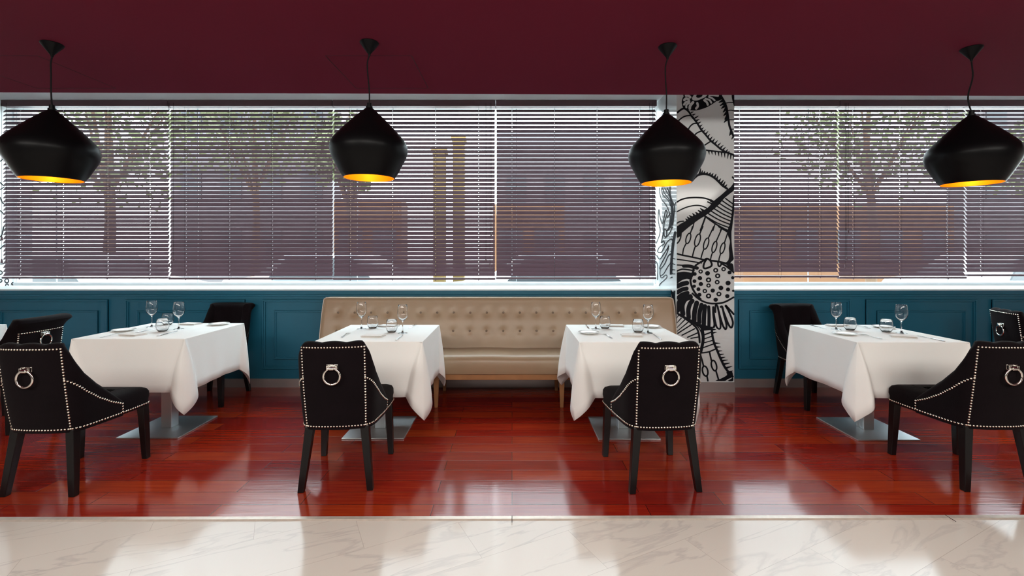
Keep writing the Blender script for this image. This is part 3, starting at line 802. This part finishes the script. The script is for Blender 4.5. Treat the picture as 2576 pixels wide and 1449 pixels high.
def make_chair(rolled, label, group):
    t = thing('dining_chair', label, 'chair', (0, 0, 0), 0, group)
    chair_mesh(rolled).build('backrest', M['velvet'], t, smooth=55)
    seat_mesh().build('seat', M['velvet'], t, smooth=50)
    studs_mesh(rolled).build('nailhead_trim', M['stud'], t, smooth=60)
    for s in (-1, 1):
        leg_mesh(s * .155, -.218, s * .194, -.255, .048, .034).build('leg', M['dark_wood'], t, bevel=.003)
        leg_mesh(s * .208, .216, s * .222, .228, .048, .034).build('leg', M['dark_wood'], t, bevel=.003)
    c = len(PATH) // 2; p = shell(c, .728); y = p.y
    m = MB()
    m.box(-.031, .031, y - .006, y + .004, .714, .742)
    for s in (-1, 1):
        m.box(s * .024 - .006, s * .024 + .006, y - .018, y, .716, .738)
    m.tube([(-.024, y - .014, .722), (.024, y - .014, .722)], .0085, 12)
    m.tube([(-.012, y - .014, .722), (.012, y - .014, .722)], .0125, 14)
    mt = m.build('ring_mount', M['chrome'], t, smooth=35, bevel=.0015)
    R = .045; cz = .722 - R
    pts = [(R * math.sin(2 * PI * k / 40), y - .014 - .001 * math.cos(2 * PI * k / 40), cz + R * math.cos(2 * PI * k / 40)) for k in range(40)]
    MB().tube(pts, .0062, 12, closed=True).build('pull_ring', M['chrome'], mt, smooth=60)
    return t
GA = 'studded black velvet dining chairs'; GB = 'roll-top black velvet dining chairs'
ca = make_chair(False, 'black studded chair, back to us, in front of the leftmost table', GA)
ca.location = (-2.66, 2.872, 0)
R_ = math.radians
dup(ca, (-1.03, 2.93, 0), R_(4), 'black studded chair, back to us, at the table by the left sofa end', GA)
dup(ca, (.862, 2.915, 0), R_(3.4), 'black studded chair, back to us, at the table nearest the mural column', GA)
dup(ca, (2.80, 2.93, 0), 0, 'large black studded chair at the right photo edge, before the rightmost table', GA)
dup(ca, (4.66, 4.04, 0), R_(-107), 'small far studded chair at the right photo edge, behind the nearer one', GA)
cb = make_chair(True, 'roll-top chair at the left edge behind the studded chair, facing left', GB)
cb.location = (-4.03, 3.69, 0); cb.rotation_euler = (0, 0, R_(90))
dup(cb, (-2.80, 4.35, 0), R_(180), 'black roll-top chair facing us against the teal wall, behind the left table', GB)
dup(cb, (2.77, 4.275, 0), R_(183), 'black roll-top chair facing us against the teal wall, behind the right table', GB)

# ------------------------------------------------------------------ sofa
SX0, SX1 = -1.85, 1.585
sofa = thing('banquette_sofa', 'long tan leather banquette with buttoned back against the teal wall', 'sofa', ((SX0 + SX1) / 2, 4.4, 0))
def loc(x, y, z): return (x - (SX0 + SX1) / 2, y - 4.4, z)
BT = [(-1.69 + .1605 * k) for k in range(20)]
BTZ = (.783, .615)
def backfront(z): return 4.43 + (z - .46) / .466 * .125
def back_rest():
    mb = MB(); rings = []
    nx = 210
    prof = []
    for k in range(22): prof.append(('f', .40 + (.895 - .40) * k / 21))
    for a in (25, 50, 75, 90): prof.append(('t', a))
    for q in ((4.66, .926), (4.70, .915), (4.705, .88), (4.705, .40)): prof.append(('p', q))
    for i in range(nx + 1):
        x = SX0 + (SX1 - SX0) * i / nx
        e = min((x - SX0), (SX1 - x)); ed = .022 * (1 - min(1, e / .03)) ** 2
        ring = []
        for ty, v in prof:
            if ty == 'f':
                y = backfront(v); z = v
                bu = .016 * math.sin(PI * min(1, max(0, (v - .46) / .44))) 
                y -= bu
                for bz_ in BTZ:
                    for b in BT:
                        if abs(x - b) < .09:
                            r2 = (x - b) ** 2 + (z - bz_) ** 2
                            y += .013 * math.exp(-r2 / .0005) + .006 * math.exp(-r2 / .0035)
                y += ed
            elif ty == 't':
                a = R_(v); y = backfront(.895) + .031 * (1 - math.cos(a)) + ed * (1 - math.sin(a)); z = .895 + .031 * math.sin(a) - ed * .6
            else:
                y, z = v; z -= ed * .6 if z > .9 else 0
            ring.append(loc(x, y, z))
        rings.append(ring)
    mb.loft(rings, True, True)
    return mb
bk = back_rest().build('backrest', M['leather'], sofa, smooth=50)
for bz_ in BTZ:
    for b in BT:
        y = backfront(bz_) - .016 * math.sin(PI * (bz_ - .46) / .44) + .018
        g = MB(); rings = []
        for r, h in ((.0125, .004), (.0125, -.002), (.009, -.006), (.003, -.0075)):
            rings.append([loc(b + r * math.cos(2 * PI * k / 12), y + h, bz_ + r * math.sin(2 * PI * k / 12)) for k in range(12)])
        g.loft(rings, True, True); g.build('button', M['button'], bk, smooth=60)
g = MB()
yt = backfront(.895) + .004
pp = [loc(SX0 + .004, backfront(.47) + .006, .47), loc(SX0 + .002, backfront(.70) + .006, .70), loc(SX0 + .003, backfront(.88) + .012, .88), loc(SX0 + .03, yt + .012, .921),
      loc(SX0 + .2, yt + .01, .926), loc(-.1, yt + .01, .926), loc(SX1 - .2, yt + .01, .926), loc(SX1 - .03, yt + .012, .921), loc(SX1 - .003, backfront(.88) + .012, .88),
      loc(SX1 - .002, backfront(.70) + .006, .70), loc(SX1 - .004, backfront(.47) + .006, .47)]
g.tube(catmull(pp, 5), .0045, 8).build('piping', M['piping'], bk, smooth=60)
def cushion():
    mb = MB(); rings = []
    pr = [(4.075, .302), (4.066, .335), (4.065, .375), (4.068, .41), (4.078, .437), (4.098, .455), (4.13, .464), (4.20, .470), (4.30, .472), (4.40, .470), (4.475, .462), (4.475, .302)]
    for i in range(61):
        x = SX0 + .004 + (SX1 - SX0 - .008) * i / 60
        e = min(x - SX0, SX1 - x); k = .02 * (1 - min(1, e / .05)) ** 2
        w = .0025 * math.sin(x * 5.3) + .002 * math.sin(x * 11.0 + 1)
        rings.append([loc(x, y + (k if y < 4.2 else 0) + (w if y < 4.12 else 0), z - (k + .004 + w if z > .43 else 0)) for y, z in pr])
    mb.loft(rings, True, True); return mb
cushion().build('seat_cushion', M['leather'], sofa, smooth=50)
g = MB()
g.box(*[v for v in (SX0 + .02 - (SX0 + SX1) / 2, SX1 - .02 - (SX0 + SX1) / 2)], 4.09 - 4.4, 4.66 - 4.4, .247, .302)
g.build('sofa_frame', M['oak'], sofa, bevel=.004)
for lx in (-1.78, -.67, .44, 1.52):
    for ly in (4.115, 4.62):
        x, y, _ = loc(lx, ly, 0)
        g = MB(); g.loft([[(x + sx * w, y + sy * w, z) for sx, sy in ((-1, -1), (1, -1), (1, 1), (-1, 1))] for z, w in ((0, .014), (.10, .018), (.249, .023))])
        g.build('leg', M['oak'], sofa, bevel=.003)

# ------------------------------------------------------------------ tables and cloths
TZ = .748
def make_table(x, y, px_, py_, label):
    t = thing('restaurant_table', label, 'table', (px_, py_, 0), 0, 'square pedestal tables under white cloths')
    MB().box(-.228, .228, -.232, .232, 0, .010).build('base_plate', M['steel'], t, bevel=.002)
    MB().box(-.04, .04, -.04, .04, .010, TZ - .03).build('pedestal_post', M['steel'], t, bevel=.003)
    MB().box(x - px_ - .355, x - px_ + .355, y - py_ - .355, y - py_ + .355, TZ - .028, TZ - .002).build('tabletop', M['oak'], t, bevel=.004)
def cloth(x, y, hx, hy, label, seed, drop=.382):
    g = random.Random(seed)
    E = []; H = []
    n_s, n_c = 26, 18
    # corners in order: near right, far right, far left, near left ; walk counter clockwise seen from above
    cs = [(1, -1), (1, 1), (-1, 1), (-1, -1)]
    nxt = {0: (0, 1), 1: (-1, 0), 2: (0, -1), 3: (1, 0)}
    for c in range(4):
        sx, sy = cs[c]; C = Vector((sx * hx, sy * hy, 0))
        if c == 0: ain = Vector((-1, 0, 0)); aout = Vector((0, 1, 0)); nin = Vector((0, -1, 0)); nout = Vector((1, 0, 0))
        elif c == 1: ain = Vector((0, -1, 0)); aout = Vector((-1, 0, 0)); nin = Vector((1, 0, 0)); nout = Vector((0, 1, 0))
        elif c == 2: ain = Vector((1, 0, 0)); aout = Vector((0, -1, 0)); nin = Vector((0, 1, 0)); nout = Vector((-1, 0, 0))
        else: ain = Vector((0, 1, 0)); aout = Vector((1, 0, 0)); nin = Vector((-1, 0, 0)); nout = Vector((0, -1, 0))
        j = lambda s: g.uniform(-s, s)
        dA = .105 + j(.02); dB = .105 + j(.02)
        A = C + ain * dA + nin * .016 + Vector((0, 0, -drop + .004))
        Bp = C + aout * dB + nout * .016 + Vector((0, 0, -drop + .004))
        diag = (nin + nout).normalized()
        T = C + diag * (.052 + j(.012)) + ain * (.012 + j(.01)) + Vector((0, 0, -drop * 1.40 + j(.008)))
        A1 = A.lerp(T, .34) + nin * (.030 + j(.008)); A2 = A.lerp(T, .68) + nin * .026
        B1 = Bp.lerp(T, .36) + nout * (.050 + j(.01)); B2 = Bp.lerp(T, .70) + nout * .034
        hem = catmull([A, A1, A2, T], 4) + catmull([T, B2, B1, Bp], 4)[1:]
        hem = [Vector(h) for h in hem]
        for h in hem:
            E.append((C.copy(), 1)); H.append((h, c))
        # strip to next corner
        c2 = (c + 1) % 4; sx2, sy2 = cs[c2]; C2 = Vector((sx2 * hx, sy2 * hy, 0))
        ph = g.uniform(0, 6); fr = g.choice((2, 3)); am = g.uniform(.003, .007)
        A_next = C2 + (C - C2).normalized() * .105 + nout * .016 + Vector((0, 0, -drop + .004))
        for k in range(1, n_s):
            t = k / n_s
            e = C.lerp(C2, t); h = Bp.lerp(A_next, t)
            bulge = math.sin(PI * t)
            h = h + nout * (-.006 * bulge + am * math.sin(fr * 2 * PI * t + ph) * bulge) + Vector((0, 0, .006 * bulge * math.sin(4 * t + ph)))
            E.append((e, 0)); H.append((h, -1))
    rings = []
    for s in (0, .5, .9, .985):
        rings.append([Vector((e.x * s, e.y * s, 0)) + Vector((0, 0, 0)) for e, _ in E])
    steps = [0, .012, .04, .12, .25, .4, .55, .7, .85, 1.0]
    N = len(E)
    for rr in steps:
        row = []
        for (e, q), (h, c) in zip(E, H):
            p = e.lerp(h, rr)
            if rr < .02 and rr > 0: p = e.lerp(h, rr) + Vector((0, 0, 0))
            # cone flaps sag a little, so the folds bow outward
            if c >= 0:
                d = Vector((h.x - e.x, h.y - e.y, 0)); p = p + d * .14 * math.sin(PI * rr)
            row.append(p)
        if rr == 0: row = [Vector((p.x, p.y, -.0015)) for p in row]
        rings.append(row)
    mb = MB(); rings = [[(p.x, p.y, p.z) for p in r] for r in rings]
    mb.loft(rings, True, False)
    o = mb.build('tablecloth', M['linen'], None, smooth=48)
    o.location = (x, y, TZ + .002)
    md = o.modifiers.new('weld', 'WELD'); md.merge_threshold = .0002
    md = o.modifiers.new('solid', 'SOLIDIFY'); md.thickness = .0018; md.offset = -1
    tag(o, label, 'tablecloth', 'white linen tablecloths')
    # stitched hem, a slightly raised line
    return o
TAB = [(-2.75, 3.70, .405, .368, -2.68, 3.645, 3), (-1.0, 3.60, .378, .375, -1.02, 3.635, 5), (.853, 3.595, .388, .39, .858, 3.625, 8), (2.765, 3.59, .386, .386, 2.74, 3.61, 11)]
TL = ['pedestal table with steel base under the leftmost tablecloth', 'pedestal table with steel base at the left end of the sofa',
      'pedestal table with steel base at the right end of the sofa', 'pedestal table with steel base under the rightmost tablecloth']
CLL = ['white tablecloth on the leftmost table, its long corner hanging beside the steel post', 'white tablecloth on the table at the left end of the tan sofa',
       'white tablecloth on the table at the right end of the tan sofa', 'white tablecloth on the rightmost table, long corner hanging at its near left']
for (x, y, hx, hy, px_, py_, sd), a, b in zip(TAB, TL, CLL):
    make_table(x, y, px_, py_, a); cloth(x, y, hx, hy, b, sd)
# the next table on the left, only its cloth edge in view
make_table(-4.76, 3.62, -4.76, 3.62, 'pedestal table cut off at the far left photo edge')
cloth(-4.76, 3.62, .40, .39, 'white tablecloth cut off at the far left photo edge', 21)

# ------------------------------------------------------------------ tableware
GZ = TZ + .0028
def wine_proto():
    t = thing('wine_glass', 'x', 'wine glass', (0, 0, 0), 0, 'wine glasses on the tables')
    pr = [(0, .0), (.036, .0), (.0365, .0015), (.030, .004), (.012, .008), (.0048, .016), (.0036, .03), (.0036, .085), (.006, .094), (.020, .104), (.034, .122), (.0410, .145), (.0415, .162),
          (.038, .190), (.0335, .218), (.0330, .219), (.0325, .218), (.037, .190), (.0404, .162), (.0398, .146), (.033, .124), (.019, .107), (.006, .100), (0, .0985)]
    MB().lathe(pr, (0, 0, 0), 32).build('glass_body', M['glass'], t, smooth=60)
    return t
def tumbler_proto():
    t = thing('tumbler', 'x', 'glass', (0, 0, 0), 0, 'stemless tumblers on the tables')
    pr = [(0, 0), (.022, 0), (.028, .002), (.038, .018), (.0440, .038), (.0445, .052), (.041, .078), (.0365, .099), (.036, .100), (.0355, .099), (.0398, .078), (.0432, .052), (.0428, .039),
          (.037, .021), (.027, .007), (.020, .0055), (0, .0055)]
    MB().lathe(pr, (0, 0, 0), 32).build('glass_body', M['glass'], t, smooth=60)
    return t
def plate_proto():
    t = thing('side_plate', 'x', 'plate', (0, 0, 0), 0, 'small white side plates')
    pr = [(0, .002), (.036, .002), (.040, 0), (.044, .002), (.060, .007), (.078, .0135), (.080, .0145), (.0785, .0155), (.060, .010), (.046, .006), (.030, .0055), (0, .0055)]
    MB().lathe(pr, (0, 0, 0), 40).build('plate_body', M['plate'], t, smooth=60)
    return t
def smooth_strip(outline, z0, z1, zf=None):
    mb = MB(); n = len(outline)
    mb.prism([(x, y, z0 + (zf(y) if zf else 0)) for x, y in outline], [(x, y, z1 + (zf(y) if zf else 0)) for x, y in outline]); return mb
def arch(y): return .004 + .010 * max(0, 1 - abs(y - .03) / .07) * .6
def fork_proto():
    t = thing('fork', 'x', 'fork', (0, 0, 0), 0, 'steel forks')
    mb = MB(); hh = [(.0055, -.10), (.0065, -.085), (.0040, -.03), (.0030, .0), (.0030, .03), (.011, .048), (.012, .056)]
    for (w0, y0), (w1, y1) in zip(hh, hh[1:]):
        mb.prism([(-w0, y0, arch(y0)), (w0, y0, arch(y0)), (w1, y1, arch(y1)), (-w1, y1, arch(y1))],
                 [(-w0, y0, arch(y0) + .002), (w0, y0, arch(y0) + .002), (w1, y1, arch(y1) + .002), (-w1, y1, arch(y1) + .002)])
    mb.build('handle', M['silver'], t, smooth=40)
    tn = MB()
    for k in range(4):
        x = -.0102 + .0068 * k
        tn.prism([(x - .0018, .055, arch(.055)), (x + .0018, .055, arch(.055)), (x + .001, .10, .003), (x - .001, .10, .003)],
                 [(x - .0018, .055, arch(.055) + .002), (x + .0018, .055, arch(.055) + .002), (x + .001, .10, .0045), (x - .001, .10, .0045)])
    tn.build('tines', M['silver'], t)
    return t
def knife_proto():
    t = thing('table_knife', 'x', 'knife', (0, 0, 0), 0, 'steel table knives')
    MB().prism([(-.005, -.11, .001), (.005, -.11, .001), (.0062, -.07, .001), (.005, .0, .001), (-.005, .0, .001), (-.0062, -.07, .001)],
               [(-.004, -.11, .007), (.004, -.11, .007), (.005, -.07, .008), (.004, .0, .007), (-.004, .0, .007), (-.005, -.07, .008)]).build('handle', M['silver'], t, bevel=.001, smooth=40)
    MB().prism([(-.006, .0, .003), (.004, .0, .003), (.006, .06, .003), (.003, .11, .003), (-.004, .118, .003), (-.006, .09, .003)],
               [(-.006, .0, .0045), (.004, .0, .0045), (.005, .06, .0042), (.003, .11, .004), (-.004, .118, .004), (-.006, .09, .0045)]).build('blade', M['silver'], t)
    return t
def napkin_proto():
    t = thing('napkin', 'x', 'napkin', (0, 0, 0), 0, 'folded cloth napkins')
    mb = MB()
    for k in range(4):
        g = random.Random(k); z0 = .0 + k * .0034; ins = .0015 * k
        bot = []; top = []
        for (x, y) in ((-.046, -.078), (.046, -.078), (.046, .078), (-.046, .078)):
            jx, jy = g.uniform(-.006, .006), g.uniform(-.008, .008)
            bot.append((x - math.copysign(ins, x) + jx, y - math.copysign(ins, y) + jy, z0 + (.001 if k else 0)))
            top.append((x - math.copysign(ins, x) + jx, y - math.copysign(ins, y) + jy, z0 + .0036))
        mb.prism(bot, top)
    mb.build('folded_cloth', M['napkin'], t, bevel=.0015, smooth=60, seg=3)
    return t
PROT = dict(wine=wine_proto, tumbler=tumbler_proto, plate=plate_proto, fork=fork_proto, knife=knife_proto, napkin=napkin_proto)
GRP = dict(wine='wine glasses on the tables', tumbler='stemless tumblers on the tables', plate='small white side plates', fork='steel forks', knife='steel table knives', napkin='folded cloth napkins')
first = {}
def put(kind, x, y, rz, label):
    if kind not in first:
        o = PROT[kind](); first[kind] = o; o.location = (x, y, GZ); o.rotation_euler = (0, 0, R_(rz)); o['label'] = label
    else: dup(first[kind], (x, y, GZ), R_(rz), label, GRP[kind])
# leftmost table
put('wine', -2.99, 3.86, 0, 'wine glass on the leftmost table, the left and farther of two')
put('wine', -2.69, 3.755, 0, 'wine glass on the leftmost table, the nearer right of its two')
put('tumbler', -2.94, 3.97, 0, 'tumbler on the leftmost table, behind the other tumbler')
put('tumbler', -2.735, 3.73 - .09, 0, 'tumbler on the leftmost table, just in front of the nearer wine glass')
put('plate', -3.055, 3.66, 0, 'side plate on the near left corner of the leftmost table')
put('plate', -2.50, 3.97, 0, 'side plate on the far right corner of the leftmost table')
put('napkin', -2.76, 3.99, 82, 'thick folded napkin at the far edge of the leftmost table')
put('napkin', -2.83, 3.47, 78, 'folded napkin near the front edge of the leftmost table')
put('knife', -2.615, 3.53, 2, 'knife lying near the front right of the leftmost table')
put('fork', -2.97, 3.46, -3, 'fork lying near the front left of the leftmost table')
put('knife', -2.88, 3.66, -8, 'knife lying in the middle of the leftmost table')
# table at the left end of the sofa
put('wine', -1.217, 3.76, 0, 'wine glass at the far left on the table before the sofa left end')
put('wine', -.837, 3.56, 0, 'wine glass on the right side of the table before the sofa left end')
put('tumbler', -1.135, 3.79, 0, 'tumbler beside the left wine glass on the table before the sofa left end')
put('tumbler', -.931, 3.60, 0, 'tumbler beside the right wine glass on the table before the sofa left end')
put('napkin', -1.02, 3.42, 86, 'folded napkin at the front of the table before the sofa left end')
put('napkin', -1.03, 3.88, 80, 'crumpled-looking napkin at the far side of the table before the sofa left end')
put('fork', -1.24, 3.46, 4, 'fork at the front left of the table before the sofa left end')
put('knife', -.815, 3.37, 1, 'knife at the front right of the table before the sofa left end')
put('fork', -.825, 3.88, 176, 'fork at the far right of the table before the sofa left end')
# table at the right end of the sofa
put('wine', .676, 3.75, 0, 'wine glass on the far left of the table before the sofa right end')
put('wine', 1.044, 3.57, 0, 'wine glass on the right of the table before the sofa right end')
put('tumbler', .755, 3.78, 0, 'tumbler beside the left wine glass on the table before the sofa right end')
put('tumbler', .975, 3.60, 0, 'tumbler beside the right wine glass on the table before the sofa right end')
put('plate', .585, 3.545, 0, 'side plate at the front left of the table before the sofa right end')
put('plate', 1.15, 3.84, 0, 'side plate at the far right of the table before the sofa right end')
put('fork', .705, 3.42, 6, 'fork beside the side plate on the table before the sofa right end')
put('napkin', .885, 3.44, 84, 'flat folded napkin at the front of the table before the sofa right end')
put('napkin', .86, 3.895, 84, 'folded napkin at the far side of the table before the sofa right end')
put('knife', 1.06, 3.39, -3, 'knife at the front right of the table before the sofa right end')
put('knife', .625, 3.87, 178, 'knife at the far left of the table before the sofa right end')
# rightmost table
put('wine', 2.60, 3.73, 0, 'wine glass on the left of the rightmost table')
put('wine', 2.985, 3.565, 0, 'wine glass on the right of the rightmost table')
put('tumbler', 2.69, 3.70, 0, 'tumbler beside the left wine glass on the rightmost table')
put('tumbler', 2.905, 3.61, 0, 'tumbler beside the right wine glass on the rightmost table')
put('plate', 2.505, 3.50, 0, 'side plate at the near left of the rightmost table')
put('plate', 3.05, 3.82, 0, 'side plate at the far right of the rightmost table')
put('fork', 2.62, 3.40, 3, 'fork lying beside the side plate on the rightmost table')
put('napkin', 2.86, 3.40, 62, 'long folded napkin near the front of the rightmost table')
put('napkin', 2.73, 3.90, 84, 'folded napkin at the far side of the rightmost table')
put('knife', 3.0, 3.33, -2, 'knife at the front right of the rightmost table')
put('knife', 2.53, 3.85, 176, 'knife at the far left of the rightmost table')
put('fork', 2.90, 3.86, 176, 'fork at the far side of the rightmost table')

# ------------------------------------------------------------------ outside
struct(MB().box(-60, 60, 5.5, 90, -.12, -.06).build('ground', M['paving']))
def outside_px(px, d): return (px - 1288) * d / F
def building(px0, px1, top, d, m, label):
    x0, x1 = outside_px(px0, d), outside_px(px1, d); h = EYE + (635 - top) * d / F
    t = thing('street_building', label, 'building', ((x0 + x1) / 2, d, -.06), 0, 'buildings across the street')
    w = (x1 - x0) / 2
    MB().box(-w, w, 0, 1.2, 0, h).build('facade', m, t)
    nx = max(2, int(2 * w / 1.9)); nz = max(1, int(h / 3))
    for i in range(nx):
        for k in range(nz):
            cx = -w + (i + .5) * 2 * w / nx; cz = 1.7 + k * 3.0
            if cz + .8 < h:
                f = MB().box(cx - .5, cx + .5, -.05, .02, cz - .75, cz + .75).build('window_pane', M['dark_pane'], t)
building(430, 835, 180, 22, M['bldg'], 'dark grey building seen through the second blind')
building(1250, 1640, 330, 24, M['bldg'], 'grey building seen through the blind left of the mural column')
building(840, 1010, 500, 20, M['brick'], 'brown building seen low through the blind behind the second pendant')
building(1240, 1420, 510, 19, M['brick'], 'brown building seen low through the blind left of the mural column')
building(1870, 2400, 515, 21, M['brick'], 'long low brown building seen through the blinds right of the mural column')
building(2440, 2700, 120, 23, M['bldg'], 'grey building seen through the rightmost blind')
def pillar(px, top, d, w, label):
    h = EYE + (635 - top) * d / F + .06
    t = thing('outdoor_pillar', label, 'pillar', (outside_px(px, d), d, -.06), 0, 'ochre pillars outside the window')
    MB().box(-w / 2, w / 2, -w / 2, w / 2, 0, h - .08).build('pillar_shaft', M['ochre'], t, bevel=.01)
    MB().box(-w / 2 - .03, w / 2 + .03, -w / 2 - .03, w / 2 + .03, h - .08, h).build('pillar_cap', M['ochre'], t, bevel=.01)
pillar(1106, 375, 8.0, .20, 'shorter left of the two ochre pillars outside behind the middle blind')
pillar(1155, 345, 8.2, .20, 'taller right of the two ochre pillars outside behind the middle blind')
def tree(px, d, top, r, label, seed):
    x = outside_px(px, d); h = EYE + (635 - top) * d / F; g = random.Random(seed)
    t = thing('street_tree', label, 'tree', (x, d, -.06), 0, 'trees outside the windows')
    tr_ = MB().tube([(0, 0, 0), (.08, 0, h * .3), (-.05, .1, h * .6), (0, 0, h * .85)], .12, 8, radii=[.16, .12, .09, .03])
    for k in range(5):
        a = k * 1.3; tr_.tube([(0, 0, h * .4), (r * .6 * math.cos(a), r * .6 * math.sin(a), h * .75)], .04, 6, radii=[.06, .02])
    tr_.build('trunk', M['bark'], t, smooth=60)
    lf = MB()
    for k in range(2200):
        a = g.uniform(0, 2 * PI); u = g.uniform(-1, 1); rr = r * g.uniform(.15, 1) ** .5 * (1 + .22 * math.sin(3 * a + seed) * math.cos(4 * u + seed)); q = math.sqrt(1 - u * u)
        c = Vector((rr * q * math.cos(a), rr * q * math.sin(a), h * .68 + u * rr * .85))
        e1 = Vector((g.gauss(0, 1), g.gauss(0, 1), g.gauss(0, 1))).normalized(); e2 = e1.cross(Vector((g.gauss(0, 1), g.gauss(0, 1), g.gauss(0, 1)))).normalized()
        s = g.uniform(.07, .15)
        lf.add([c + e1 * s, c + e2 * s * .5, c - e1 * s, c - e2 * s * .5], [(0, 1, 2, 3)])
    lf.build('foliage', M['leaf'], t)
tree(270, 12, 60, 2.6, 'leafy tree seen through the leftmost blind', 1)
tree(640, 17, 130, 2.4, 'leafy tree seen through the second blind', 2)
tree(880, 13, 200, 1.2, 'smaller tree seen at the right of the second blind', 3)
tree(2190, 14.5, 110, 2.5, 'leafy tree seen through the blind right of the column', 4)
tree(2700, 12, 200, 1.5, 'leafy tree seen through the rightmost blind', 5)
def car(px, d, m, label, rz=0):
    t = thing('parked_car', label, 'car', (outside_px(px, d), d, -.06), rz, 'parked cars outside')
    def sec(x, zr, hw):
        return [(x, -hw, .25), (x, -hw - .03, .5), (x, -hw, .75), (x, -hw * .8, zr), (x, hw * .8, zr), (x, hw, .75), (x, hw + .03, .5), (x, hw, .25)]
    MB().loft([sec(-2.1, .78, .7), sec(-2.0, .92, .8), sec(-1.4, .98, .85), sec(-.8, 1.40, .85), (sec(.5, 1.42, .85)), sec(1.15, 1.0, .85), sec(1.9, .88, .8), sec(2.1, .7, .7)]).build('car_body', m, t, smooth=40, bevel=.02)
    for sy in (-1, 1):
        MB().prism([(-1.05, sy * .84, .95), (.85, sy * .84, .95), (.45, sy * .73, 1.33), (-.75, sy * .73, 1.33)], [(-1.05, sy * .87, .95), (.85, sy * .87, .95), (.45, sy * .76, 1.33), (-.75, sy * .76, 1.33)]).build('side_window', M['dark_pane'], t)
        for sx in (-1.3, 1.3):
            MB().tube([(sx, sy * .70, .32), (sx, sy * .88, .32)], .32, 20).build('wheel', M['tyre'], t, smooth=30)
car(190, 8.2, M['car_w'], 'silver car seen in the gap under the leftmost blind')
car(860, 9.4, M['car_w'], 'pale car seen in the gap under the second blind')
car(1420, 8.6, M['car_w'], 'silver car seen in the gap under the blinds behind the sofa')
car(2560, 8.8, M['car_w'], 'silver car seen in the gap under the rightmost blind')
